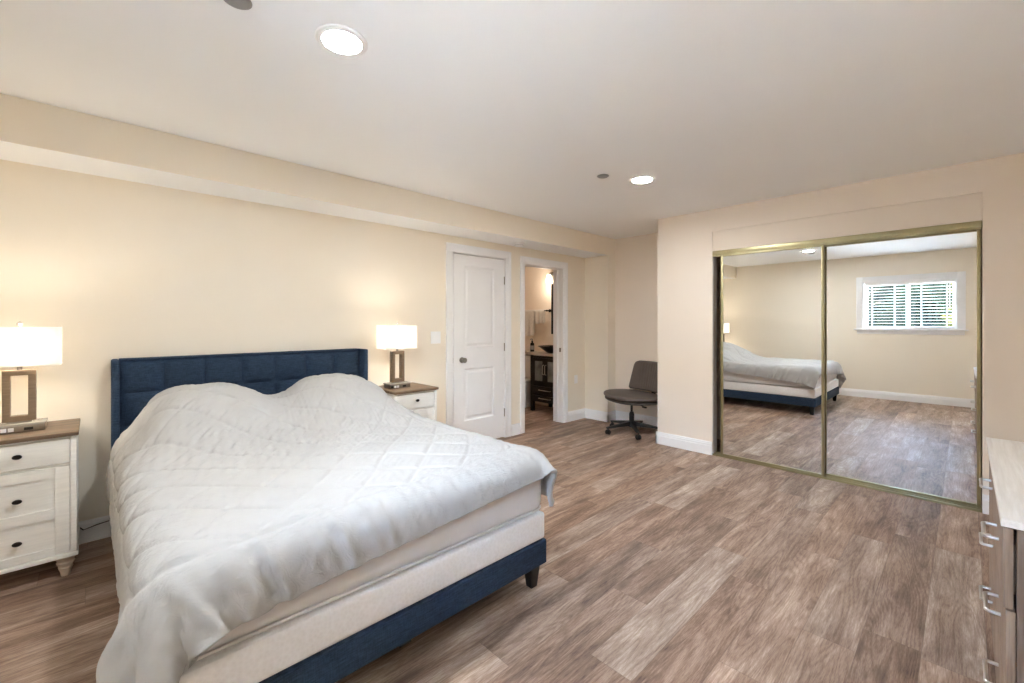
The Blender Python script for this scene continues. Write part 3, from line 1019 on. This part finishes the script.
# ------------------------------------------------------------------ table lamps
def table_lamp(loc, label):
    t = thing('table_lamp', label, 'table lamp', loc, 0, 'table lamps on the nightstands')
    b = BM(); box(b, -0.095, 0.095, -0.06, 0.06, 0.0, 0.034, 0.003); base = obj('lamp_base', b, 'nickel', t)
    b = BM(); box(b, -0.098, 0.098, -0.063, 0.063, 0.0345, 0.044, 0.002); obj('base_plate', b, 'acrylic', t)
    for x in (-0.05, -0.025):
        b = BM(); box(b, x - 0.010, x + 0.010, -0.0615, -0.0595, 0.008, 0.027, 0.0004); obj('socket', b, 'plastic', base)
    b = BM(); box(b, 0.02, 0.052, -0.0615, -0.0595, 0.010, 0.024, 0.0004); obj('usb_port', b, 'black', base)
    b = BM(); box(b, -0.09, -0.068, -0.0615, -0.0595, 0.009, 0.026, 0.0004); obj('power_switch', b, 'black', base)
    b = BM()
    ring_frame(b, (-0.059, 0.059, 0.052, 0.317), (-0.031, 0.031, 0.080, 0.290), lambda u, v, wv: (u, -0.022 + wv, v), 0.044)
    obj('lamp_frame', b, 'lampframe', t)
    b = BM(); box(b, -0.045, 0.045, -0.018, 0.018, 0.044, 0.0525, 0.001); obj('frame_foot', b, 'nickel', t)
    b = BM()
    lathe(b, [(0, 0.317), (0.010, 0.317), (0.010, 0.335), (0.016, 0.338), (0.016, 0.375), (0, 0.375)], n=20); obj('lamp_neck', b, 'nickel', t)
    b = BM(); lathe(b, [(0, 0.375), (0.013, 0.376), (0.014, 0.395), (0.028, 0.43), (0.030, 0.447), (0.022, 0.468), (0, 0.475)], n=20); obj('light_bulb', b, 'bulb', t)
    # rectangular fabric shade with rounded corners, open top and bottom
    def rr(hx, hy, r, n=6):
        o = []
        for cx, cy, a0 in ((hx - r, hy - r, 0), (-hx + r, hy - r, 90), (-hx + r, -hy + r, 180), (hx - r, -hy + r, 270)):
            for k in range(n + 1):
                a = math.radians(a0 + 90 * k / n); o.append((cx + r * math.cos(a), cy + r * math.sin(a)))
        return o
    b = BM()
    rings = []
    for hx, hy, z in ((0.152, 0.085, 0.340), (0.152, 0.085, 0.540), (0.1505, 0.0835, 0.540), (0.1505, 0.0835, 0.340)):
        rings.append([b.verts.new((x, y, z)) for x, y in rr(hx, hy, 0.012)])
    for k in range(4):
        A, B = rings[k], rings[(k + 1) % 4]
        for i in range(len(A)):
            j = (i + 1) % len(A)
            b.faces.new([A[i], A[j], B[j], B[i]])
    bmesh.ops.recalc_face_normals(b, faces=b.faces[:])
    sh = obj('lamp_shade', b, 'shade', t, smooth=50)
    for z in (0.341, 0.539):
        b = BM(); tube(b, [(x, y, z) for x, y in rr(0.1525, 0.0855, 0.012, 4)], 0.0018, 6, closed=True); obj('shade_trim', b, 'plastic', sh)
    b = BM()
    tube(b, [(0.014, 0, 0.37), (0.045, 0, 0.41), (0.048, 0, 0.47), (0.02, 0, 0.525), (0, 0, 0.536), (-0.02, 0, 0.525), (-0.048, 0, 0.47), (-0.045, 0, 0.41), (-0.014, 0, 0.37)], 0.0018, 6)
    tube(b, [(-0.150, 0, 0.536), (0.150, 0, 0.536)], 0.0018, 6)
    obj('harp', b, 'nickel', t)
    b = BM(); lathe(b, [(0, 0.537), (0.006, 0.537), (0.004, 0.545), (0.010, 0.552), (0.011, 0.560), (0.006, 0.568), (0, 0.570)], n=16); obj('finial', b, 'acrylic', t)
    return t
def lamp_light(loc, nm):
    l = bpy.data.lights.new('lamp_glow', 'POINT'); l.energy = LAMP_W; l.color = (1.0, 0.95, 0.86); l.shadow_soft_size = 0.035
    o = bpy.data.objects.new('lamp_glow', l); COL.objects.link(o); o.location = loc
LZ = 0.7555
for i, (x, y, lab) in enumerate(((-0.275, 3.42, 'lit rectangular-shade table lamp on the nightstand with all drawers in view'),
                                 (1.905, 3.42, 'lit rectangular-shade table lamp between headboard and light switch'))):
    if i == 0:
        lamp0 = table_lamp((x, y, LZ), lab)
    else:
        dup(lamp0, (x, y, LZ), lab)
    lamp_light((x, y, LZ + 0.435), i)

b = BM()
tube(b, [(-0.2, 3.643, 0.40), (-0.12, 3.648, 0.18), (-0.04, 3.640, 0.085), (0.02, 3.641, 0.098), (0.08, 3.644, 0.104), (0.14, 3.646, 0.09)], 0.003, 6)
tag(obj('power_cord', b, 'black'), 'thin dark lamp cord along the baseboard between nightstand and bed', 'cord')

# ------------------------------------------------------------------ dresser
def dresser():
    x0, x1, zt = 1.742, 2.922, 0.80
    yf, yb = -0.074, -0.502
    t = thing('dresser', 'grey oak six-drawer dresser with whitewashed top and steel pulls, facing the bed', 'dresser', ((x0 + x1) / 2, (yf + yb) / 2, 0))
    b = BM(); box(b, x0, x1, yb, yf + 0.009, zt - 0.022, zt, 0.003); obj('dresser_top', b, 'dtop', t, world=True)
    for a0, a1 in ((x0 + 0.012, x0 + 0.032), (x1 - 0.032, x1 - 0.012)):
        b = BM(); box(b, a0, a1, yb, yf - 0.020, 0.0, zt - 0.0225, 0.002); obj('side_panel', b, 'dresser_side', t, world=True)
    b = BM()
    box(b, x0 + 0.032, x1 - 0.032, yb, yb + 0.008, 0.06, zt - 0.0225)
    xm = (x0 + x1) / 2
    box(b, xm - 0.01, xm + 0.01, yb + 0.008, yf - 0.022, 0.06, zt - 0.0225)
    for z in (0.06, 0.31, 0.54, 0.76):
        box(b, x0 + 0.032, x1 - 0.032, yb + 0.008, yf - 0.03, z, z + 0.015)
    box(b, x0 + 0.032, x1 - 0.032, yf - 0.05, yf - 0.032, 0.0, 0.0595)
    obj('carcass', b, 'dresser_side', t, world=True)
    for k, (z0, z1) in enumerate(((0.559, 0.772), (0.330, 0.553), (0.070, 0.324))):
        for c_, (a0, a1) in enumerate(((x0 + 0.013, xm - 0.002), (xm + 0.002, x1 - 0.013))):
            dy = 0.004 if (k == 0 and c_ == 0) else 0.0
            b = BM(); box(b, a0, a1, yf - 0.018 + dy, yf + dy, z0, z1, 0.0015)
            box(b, a0 + 0.03, a1 - 0.03, yb + 0.03, yf - 0.018 + dy, z0 + 0.03, z1 - 0.05)
            dr = obj('drawer', b, 'dresser', t, world=True)
            hc, hz = (a0 + a1) / 2, (0.664, 0.437, 0.215)[k]
            y_, L_, pr = yf + dy, 0.064, 0.030
            b = BM()
            pts = [(hc - L_, y_ - 0.001, hz), (hc - L_, y_ + pr - 0.006, hz), (hc - L_ + 0.006, y_ + pr, hz), (hc + L_ - 0.006, y_ + pr, hz), (hc + L_, y_ + pr - 0.006, hz), (hc + L_, y_ - 0.001, hz)]
            tube(b, pts, 0.0055, 10)
            obj('handle', b, 'chrome', dr, world=True)
dresser()

# ------------------------------------------------------------------ office chair in the alcove
def office_chair():
    t = thing('office_chair', 'armless taupe leather swivel chair with wide oval seat in the alcove', 'office chair', (4.66, 2.775, 0), math.radians(160))
    # local +X is the sitter's forward direction
    def pad(a, bx, z0, z1, ex=2.6, n=64, dome=0.012, lip=0.3):
        """superellipse cushion, half sizes a (depth) x bx (width)"""
        b = BM()
        H = z1 - z0
        prof = [(0.0, 0.0), (0.80, 0.0), (0.95, 0.10), (0.995, 0.30), (1.0, 0.5), (0.99, 0.72), (0.95, 0.9), (0.86, 0.98), (0.6, 1.06), (0.3, 1.10), (0.0, 1.12)]
        rings = []
        for r, h_ in prof:
            z = z0 + H * h_
            if r == 0:
                rings.append([b.verts.new((0, 0, z))]); continue
            ring = []
            for i in range(n):
                an = 2 * PI * i / n
                c_, s_ = math.cos(an), math.sin(an)
                x = a * r * math.copysign(abs(c_) ** (2 / ex), c_)
                y = bx * r * math.copysign(abs(s_) ** (2 / ex), s_)
                ring.append(b.verts.new((x, y, z - 0.016 * max(0, x / a) ** 3)))
            rings.append(ring)
        for A, B in zip(rings, rings[1:]):
            for i in range(n):
                j = (i + 1) % n
                if len(A) == 1: b.faces.new([A[0], B[j], B[i]])
                elif len(B) == 1: b.faces.new([A[i], A[j], B[0]])
                else: b.faces.new([A[i], A[j], B[j], B[i]])
        bmesh.ops.recalc_face_normals(b, faces=b.faces[:])
        return b
    obj('seat', pad(0.265, 0.395, 0.425, 0.475, 2.3), 'leather', t, smooth=60)
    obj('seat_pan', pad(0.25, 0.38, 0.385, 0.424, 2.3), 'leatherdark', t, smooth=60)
    # backrest: rounded, tapering to the top, fan-pleated face, leaning back
    b = BM()
    NU, NV = 60, 24
    z0, z1 = 0.482, 0.84
    front, back = [], []
    for j in range(NV + 1):
        v = j / NV
        hw = 0.300 - 0.045 * v
        # rounded upper and lower corners
        rc = 0.07
        z = z0 + (z1 - z0) * v
        d = 0.0
        if z1 - z < rc: d = rc - math.sqrt(max(0, rc * rc - (rc - (z1 - z)) ** 2))
        if z - z0 < 0.04: d = 0.04 - math.sqrt(max(0, 0.04 ** 2 - (0.04 - (z - z0)) ** 2))
        hw -= d
        rf, rb = [], []
        for i in range(NU + 1):
            s = -1 + 2 * i / NU
            y = hw * s
            edge = min(1 - abs(s), min(v, 1 - v) * 1.4)
            th = 0.030 * (1 - math.exp(-edge / 0.035))
            ang = s / (1.0 + 0.0 * v) * (1.0)
            pl = 0.0
            if abs(s) < 0.66:
                fan = s / (0.42 + 0.24 * v)
                if abs(fan) < 1.0:
                    pl = -0.007 * math.exp(-((((fan + 1) * 3.5) % 1 - 0.5) / 0.16) ** 2) * min(1, (1 - v) / 0.12) * min(1, v / 0.12)
            xb = -0.245 - 0.075 * v + 0.05 * s * s
            rf.append(b.verts.new((xb + th + pl, y, z)))
            rb.append(b.verts.new((xb - 0.022 - 0.012 * (1 - math.exp(-edge / 0.06)), y, z)))
        front.append(rf); back.append(rb)
    for j in range(NV):
        for i in range(NU):
            b.faces.new([front[j][i], front[j][i + 1], front[j + 1][i + 1], front[j + 1][i]])
            b.faces.new([back[j][i], back[j + 1][i], back[j + 1][i + 1], back[j][i + 1]])
        b.faces.new([front[j][0], front[j + 1][0], back[j + 1][0], back[j][0]])
        b.faces.new([front[j][NU], back[j][NU], back[j + 1][NU], front[j + 1][NU]])
    for i in range(NU):
        b.faces.new([front[0][i], back[0][i], back[0][i + 1], front[0][i + 1]])
        b.faces.new([front[NV][i], front[NV][i + 1], back[NV][i + 1], back[NV][i]])
    bmesh.ops.recalc_face_normals(b, faces=b.faces[:])
    obj('backrest', b, 'leather', t, smooth=60)
    b = BM()
    prism(b, [(-0.15, 0.372), (-0.15, 0.384), (-0.315, 0.402), (-0.345, 0.46), (-0.352, 0.62), (-0.34, 0.62), (-0.331, 0.46), (-0.305, 0.388)], lambda u, v, tt: (u, -0.03 + 0.06 * tt, v))
    obj('back_bracket', b, 'black', t, smooth=0)
    b = BM(); box(b, -0.15, 0.10, -0.075, 0.075, 0.352, 0.3845, 0.006); obj('tilt_mechanism', b, 'black', t)
    b = BM(); tube(b, [(0.02, 0.06, 0.362), (0.02, 0.20, 0.358), (0.02, 0.235, 0.352)], 0.006); box(b, 0.005, 0.035, 0.225, 0.275, 0.340, 0.356, 0.004); obj('height_lever', b, 'black', t)
    b = BM(); lathe(b, [(0, 0.095), (0.03, 0.095), (0.03, 0.23), (0.024, 0.235), (0.024, 0.25), (0.014, 0.252), (0.014, 0.352), (0, 0.352)], n=24); obj('gas_column', b, 'black', t)
    b = BM()
    lathe(b, [(0, 0.075), (0.045, 0.075), (0.048, 0.09), (0.046, 0.135), (0.036, 0.142), (0, 0.142)], n=24)
    R = 0.315
    for k in range(5):
        a = math.radians(-8 + 72 * k)
        ca, sa = math.cos(a), math.sin(a)
        vs = []
        for r, hw_, zb, zt_ in ((0.03, 0.026, 0.085, 0.138), (0.16, 0.021, 0.080, 0.115), (R, 0.017, 0.070, 0.088), (R + 0.02, 0.010, 0.070, 0.084)):
            ring = []
            for sy, z in ((-hw_, zb), (hw_, zb), (hw_ * 0.8, zt_), (-hw_ * 0.8, zt_)):
                ring.append(b.verts.new((r * ca - sy * sa, r * sa + sy * ca, z)))
            vs.append(ring)
        for A, B in zip(vs, vs[1:]):
            for i in range(4):
                b.faces.new([A[i], A[(i + 1) % 4], B[(i + 1) % 4], B[i]])
        b.faces.new(vs[0]); b.faces.new(vs[-1])
    bmesh.ops.recalc_face_normals(b, faces=b.faces[:])
    obj('star_base', b, 'black', t)
    for k in range(5):
        a = math.radians(-8 + 72 * k)
        cx, cy = R * math.cos(a), R * math.sin(a)
        b = BM()
        lathe(b, [(0, 0.058), (0.007, 0.058), (0.007, 0.076), (0, 0.076)], (cx, cy, 0), 'z', 10)
        tr = Vector((-math.sin(a + 0.5), math.cos(a + 0.5), 0))
        box(b, cx - 0.012, cx + 0.012, cy - 0.012, cy + 0.012, 0.030, 0.060, 0.004)
        cs = obj('caster', b, 'black', t)
        b = BM()
        for s in (-1, 1):
            bw = BM()
            lathe(bw, [(0, -0.009), (0.022, -0.009), (0.027, -0.006), (0.027, 0.006), (0.022, 0.009), (0, 0.009)], (0, 0, 0), 'x', 20)
            me_ = bpy.data.meshes.new('tmp'); 
            bw.transform(Matrix.Translation(Vector((cx, cy, 0.027)) + tr * 0.0 ) @ Matrix.Rotation(a + 0.5 + PI / 2, 4, 'Z') @ Matrix.Translation((s * 0.016, 0, 0)))
            bw.to_mesh(me_); bw.free(); b.from_mesh(me_); bpy.data.meshes.remove(me_)
        obj('wheel', b, 'black', cs)
office_chair()

# ------------------------------------------------------------------ bathroom beyond the doorway
def bathroom():
    x0, xb, y0, y1 = 4.74, 5.197, 3.93, 4.53
    t = thing('bathroom_vanity', 'black vanity cabinet with frosted doors and steel pulls in the bathroom', 'vanity', (4.97, 4.23, 0))
    b = BM()
    for yy in (y0, y1 - 0.05):
        for xx in (x0, xb - 0.05):
            box(b, xx, xx + 0.05, yy, yy + 0.05, 0, 0.835, 0.003)
    for yy in (y0 + 0.01, y1 - 0.028):
        box(b, x0 + 0.05, xb - 0.05, yy, yy + 0.018, 0.15, 0.835)
    box(b, x0 + 0.02, xb - 0.01, y0 + 0.02, y1 - 0.02, 0.15, 0.17)
    box(b, xb - 0.02, xb - 0.005, y0 + 0.05, y1 - 0.05, 0.15, 0.835)
    for z in (0.15, 0.245, 0.385, 0.80):
        box(b, x0 + 0.006, x0 + 0.03, y0 + 0.05, y1 - 0.05, z, z + 0.03)
    obj('cabinet_body', b, 'espresso', t, world=True)
    ym = (y0 + y1) / 2
    for a0, a1, hs in ((y0 + 0.052, ym - 0.002, 1), (ym + 0.002, y1 - 0.052, -1)):
        b = BM()
        ring_frame(b, (a0, a1, 0.418, 0.797), (a0 + 0.045, a1 - 0.045, 0.463, 0.752), lambda u, v, wv: (x0 - 0.012 + wv, u, v), 0.018)
        d = obj('cabinet_door', b, 'espresso', t, world=True)
        b = BM(); box(b, x0 - 0.006, x0 - 0.002, a0 + 0.043, a1 - 0.043, 0.461, 0.754); obj('door_glass', b, 'frost', d, world=True)
        hy = a1 - 0.02 if hs == 1 else a0 + 0.02
        b = BM(); tube(b, [(x0 - 0.012, hy, 0.56), (x0 - 0.04, hy, 0.565), (x0 - 0.04, hy, 0.695), (x0 - 0.012, hy, 0.70)], 0.006); obj('handle', b, 'chrome', d, world=True)
    for z0, z1 in ((0.278, 0.383), (0.178, 0.243)):
        b = BM(); box(b, x0 - 0.010, x0 + 0.006, y0 + 0.054, y1 - 0.054, z0, z1, 0.002); d = obj('drawer', b, 'espresso', t, world=True)
        zc = (z0 + z1) / 2
        b = BM(); tube(b, [(x0 - 0.010, ym - 0.11, zc), (x0 - 0.036, ym - 0.105, zc), (x0 - 0.036, ym + 0.105, zc), (x0 - 0.010, ym + 0.11, zc)], 0.006); obj('handle', b, 'chrome', d, world=True)
    b = BM()
    poly = [(x0 - 0.015, y0 - 0.01), (x0 - 0.015, y1 + 0.005), (x0 + 0.10, y1 + 0.03), (x0 + 0.19, y1 + 0.12), (x0 + 0.21, y1 + 0.2), (x0 + 0.21, 5.25), (xb, 5.25), (xb, y0 - 0.01)]
    prism(b, poly, lambda u, v, tt: (u, v, 0.8355 + 0.028 * tt))
    tag(obj('vanity_countertop', b, 'stone', smooth=0), 'beige stone countertop on the black vanity, running on over the toilet', 'countertop')
    zc = 0.864
    b = BM()
    lathe(b, [(0, 0), (0.06, 0), (0.075, 0.006), (0.13, 0.045), (0.19, 0.088), (0.215, 0.10), (0.216, 0.106), (0.208, 0.108), (0.18, 0.095), (0.12, 0.055), (0.06, 0.018), (0, 0.014)], (4.95, 4.285, zc), n=40)
    tag(obj('vessel_sink', b, 'blackglass', smooth=50), 'black glass vessel sink bowl on the bathroom countertop', 'sink')
    t = thing('soap_dispenser', 'dark pump soap bottle on the beige bathroom countertop', 'soap dispenser', (4.98, 4.72, zc))
    b = BM(); lathe(b, [(0, 0), (0.030, 0), (0.032, 0.006), (0.032, 0.12), (0.026, 0.135), (0.012, 0.142), (0.012, 0.152), (0, 0.152)], n=20); obj('bottle', b, 'amber', t)
    b = BM(); lathe(b, [(0.0325, 0.03), (0.0328, 0.03), (0.0328, 0.095), (0.0325, 0.095)], n=20); obj('bottle_label', b, 'label', t)
    b = BM(); lathe(b, [(0, 0.152), (0.014, 0.152), (0.014, 0.168), (0.005, 0.17), (0.005, 0.195), (0, 0.195)], n=16); tube(b, [(0.005, 0, 0.195), (-0.02, 0.0, 0.198), (-0.045, 0.0, 0.19)], 0.005); obj('pump', b, 'black', t)
    # mirror above the vanity
    t = thing('bathroom_mirror', 'dark framed mirror on the bathroom wall above the black sink', 'mirror', (5.198, 4.21, 1.14))
    b = BM(); ring_frame(b, (-0.28, 0.28, 0, 0.78), (-0.255, 0.255, 0.025, 0.755), lambda u, v, wv: (-wv, u, v), 0.03); obj('mirror_frame', b, 'espresso', t)
    b = BM(); box(b, -0.012, -0.002, -0.26, 0.26, 0.02, 0.76); obj('mirror_glass', b, 'mirror', t)
    # sconce
    t = thing('vanity_light', 'lit glass vanity light above the bathroom mirror', 'wall light', (5.198, 4.30, 2.08))
    b = BM(); box(b, -0.03, 0, -0.22, 0.22, -0.03, 0.03, 0.006); obj('back_plate', b, 'nickel', t)
    for y in (-0.16, 0.16):
        b = BM(); tube(b, [(-0.02, y, 0), (-0.10, y, 0), (-0.115, y, -0.02)], 0.008); arm = obj('light_arm', b, 'nickel', t)
        b = BM(); lathe(b, [(0, -0.02), (0.028, -0.02), (0.034, -0.05), (0.05, -0.10), (0.056, -0.13), (0, -0.13)], (-0.115, y, 0), n=24); obj('glass_shade', b, 'bathglow', arm)
    l = bpy.data.lights.new('vanity_glow', 'POINT'); l.energy = BATH_W; l.color = (1.0, 0.82, 0.64); l.shadow_soft_size = 0.06
    o = bpy.data.objects.new('vanity_glow', l); COL.objects.link(o); o.location = (4.98, 4.46, 1.90)
    # towels on a bar
    t = thing('towel_bar', 'dark metal towel bar on the bathroom wall', 'towel bar', (5.12, 4.83, 1.505))
    b = BM(); tube(b, [(0, -0.30, 0), (0, 0.30, 0)], 0.008, 12); obj('bar', b, 'knob', t)
    for y in (-0.29, 0.29):
        b = BM(); lathe(b, [(0, 0), (0.011, 0), (0.011, 0.06), (0.024, 0.064), (0.024, 0.0785), (0, 0.0785)], (0, y, 0), 'x', 16); lathe(b, [(0, -0.016), (0.015, -0.012), (0.016, 0.0), (0.015, 0.012), (0, 0.016)], (0, y, 0), 'z', 16); obj('bar_post', b, 'knob', t)
    def towel(yc, hw, front, backl, label, seed, lift):
        r = random.Random(seed)
        b = BM()
        th = 0.010
        prof = []
        R0 = 0.010 + lift
        prof.append((-R0, 1.505 - front))
        for k in range(1, 12): prof.append((-R0 - 0.0006 * k * (12 - k) / 6, 1.505 - front * (1 - k / 12)))
        for k in range(9):
            a = PI - PI * k / 8; prof.append((R0 * math.cos(a), 1.505 + R0 * math.sin(a)))
        for k in range(1, 9): prof.append((R0, 1.505 - backl * k / 8))
        outer, inner = [], []
        n = 22
        ph = r.uniform(0, 6)
        for j in range(n + 1):
            s = -1 + 2 * j / n
            for (L, e) in ((outer, th), (inner, 0.0)):
                row = []
                for i, (px, pz) in enumerate(prof):
                    dn = max(0, 1.505 - pz) / max(front, 0.01)
                    wv = 0.012 * dn * math.sin(s * 7 + ph) * (1 if px < 0 else 0.15)
                    k = (R0 + e) / R0
                    xx = (px * k if pz >= 1.505 else px + math.copysign(e, px)) - wv
                    zz = 1.505 + (pz - 1.505) * k if pz > 1.505 else pz + 0.008 * math.sin(s * 5 + ph) * (1 if i == 0 else 0)
                    row.append(b.verts.new((5.12 + xx, yc + hw * s * (1 - 0.05 * dn * abs(math.sin(ph))), zz)))
                L.append(row)
        m = len(prof)
        for j in range(n):
            for i in range(m - 1):
                b.faces.new([outer[j][i], outer[j][i + 1], outer[j + 1][i + 1], outer[j + 1][i]])
                b.faces.new([inner[j][i], inner[j + 1][i], inner[j + 1][i + 1], inner[j][i + 1]])
            for i in (0, m - 1):
                b.faces.new([outer[j][i], outer[j + 1][i], inner[j + 1][i], inner[j][i]])
        for j in (0, n):
            for i in range(m - 1):
                b.faces.new([outer[j][i], outer[j][i + 1], inner[j][i + 1], inner[j][i]])
        bmesh.ops.recalc_face_normals(b, faces=b.faces[:])
        tag(obj('hand_towel' if front < 0.3 else 'bath_towel', b, 'towel', smooth=60), label, 'towel', 'white towels on the bathroom bar')
    towel(4.95, 0.145, 0.40, 0.35, 'long white towel hanging on the bathroom bar behind the short towel', 2, 0.0)
    towel(4.69, 0.105, 0.20, 0.19, 'short white towel at the mirror end of the bathroom bar', 5, 0.0)
    # toilet under the counter
    t = thing('toilet', 'white toilet beside the black vanity in the bathroom', 'toilet', (4.9, 4.84, 0))
    def oval(b, rings, n=32):
        R = []
        for cx, a, bw, z in rings:
            R.append([b.verts.new((cx + a * math.cos(2 * PI * i / n), bw * math.sin(2 * PI * i / n), z)) for i in range(n)])
        for A, B in zip(R, R[1:]):
            for i in range(n):
                b.faces.new([A[i], A[(i + 1) % n], B[(i + 1) % n], B[i]])
        b.faces.new(R[0]); b.faces.new(R[-1])
        bmesh.ops.recalc_face_normals(b, faces=b.faces[:])
        return b
    obj('bowl', oval(BM(), [(0.0, 0.20, 0.11, 0), (0.0, 0.19, 0.10, 0.05), (-0.02, 0.18, 0.09, 0.16), (-0.06, 0.20, 0.14, 0.28), (-0.09, 0.235, 0.18, 0.36), (-0.09, 0.24, 0.185, 0.40)]), 'ceramic', t, smooth=60)
    obj('seat_lid', oval(BM(), [(-0.085, 0.235, 0.18, 0.4005), (-0.085, 0.245, 0.19, 0.41), (-0.085, 0.245, 0.19, 0.43), (-0.085, 0.22, 0.17, 0.44)]), 'ceramic', t, smooth=60)
    b = BM(); box(b, 0.12, 0.29, -0.20, 0.20, 0.40, 0.76, 0.02, 4); tk = obj('tank', b, 'ceramic', t)
    b = BM(); box(b, 0.11, 0.295, -0.21, 0.21, 0.76, 0.79, 0.008, 3); obj('tank_lid', b, 'ceramic', tk)
bathroom()

# ------------------------------------------------------------------ garden beyond the window
b = BM(); box(b, -14, XB - 0.3, -9, 9, -0.2, 0.0); o = struct('ground', b, 'bounce_patio')
def tree(x, y, h, spread, mat, label, seed, n=900):
    r = random.Random(seed)
    t = thing('garden_tree', label, 'tree', (x, y, 0), 0, 'trees outside the window')
    b = BM()
    tube(b, [(0, 0, -0.02), (0.04, 0.02, h * 0.3), (-0.03, 0.05, h * 0.6), (0.02, 0, h * 0.85)], [0.10, 0.08, 0.05, 0.02], 10)
    for k in range(6):
        a = r.uniform(0, 2 * PI); z = h * r.uniform(0.3, 0.7)
        tube(b, [(0, 0, z), (spread * 0.4 * math.cos(a), spread * 0.4 * math.sin(a), z + 0.3), (spread * 0.8 * math.cos(a), spread * 0.8 * math.sin(a), z + 0.5)], [0.04, 0.025, 0.01], 6)
    obj('trunk', b, 'bark', t)
    b = BM()
    for k in range(n):
        while True:
            p = Vector((r.uniform(-1, 1), r.uniform(-1, 1), r.uniform(-1, 1)))
            if 0.3 < p.length < 1: break
        q = Vector((p.x * spread, p.y * spread, h * 0.62 + p.z * h * 0.42))
        s = r.uniform(0.06, 0.13)
        m3 = Matrix.Rotation(r.uniform(0, 6.28), 3, 'Z') @ Matrix.Rotation(r.uniform(-1.2, 1.2), 3, 'X')
        pts = [(-s, 0, 0), (-s * 0.3, s * 0.4, 0.01), (s * 0.5, s * 0.33, 0.01), (s * 1.1, 0, -0.02), (s * 0.5, -s * 0.33, 0.01), (-s * 0.3, -s * 0.4, 0.01)]
        b.faces.new([b.verts.new(q + m3 @ Vector(pp)) for pp in pts])
    obj('foliage', b, mat, t, smooth=0)
tree(-5.2, 2.3, 3.4, 1.25, 'leaf1', 'dark leafy tree outside, in the pane nearer the bed', 1, 1500)
def hedge(x, y0, y1, h):
    r = random.Random(4)
    t = thing('garden_hedge', 'tall dark hedge along the far side of the garden outside', 'hedge', (x, (y0 + y1) / 2, 0))
    b = BM()
    nu, nv = 60, 16
    for side in (1, -1):
        g = []
        for j in range(nv + 1):
            row = []
            for i in range(nu + 1):
                z = h * j / nv
                row.append(b.verts.new((side * (0.45 + 0.12 * math.sin(i * 1.7) * math.sin(j * 1.3 + i * 0.3)) * (1 - 0.5 * (j / nv) ** 4), (y1 - y0) * (i / nu - 0.5), z + 0.1 * math.sin(i * 0.9) * (j / nv))))
            g.append(row)
        for j in range(nv):
            for i in range(nu):
                b.faces.new([g[j][i], g[j][i + 1], g[j + 1][i + 1], g[j + 1][i]])
    for k in range(3500):
        q = Vector((0.5 + r.uniform(-0.08, 0.14), r.uniform(y0, y1) - (y0 + y1) / 2, r.uniform(0.3, h)))
        s_ = r.uniform(0.05, 0.11)
        m3 = Matrix.Rotation(r.uniform(-1, 1), 3, 'Z') @ Matrix.Rotation(r.uniform(0.6, 2.2), 3, 'Y') @ Matrix.Rotation(r.uniform(0, 6.28), 3, 'Z')
        b.faces.new([b.verts.new(q + m3 @ Vector(p)) for p in ((-s_, 0, 0), (0, s_ * 0.45, 0.01), (s_, 0, 0), (0, -s_ * 0.45, 0.01))])
    obj('foliage', b, 'leaf1', t, smooth=0)
hedge(-8.6, -6.5, 7.5, 3.6)
tree(-5.0, -0.5, 2.6, 0.85, 'leaf2', 'yellow-green leafy tree outside, in the pane nearer the dresser', 3, 900)
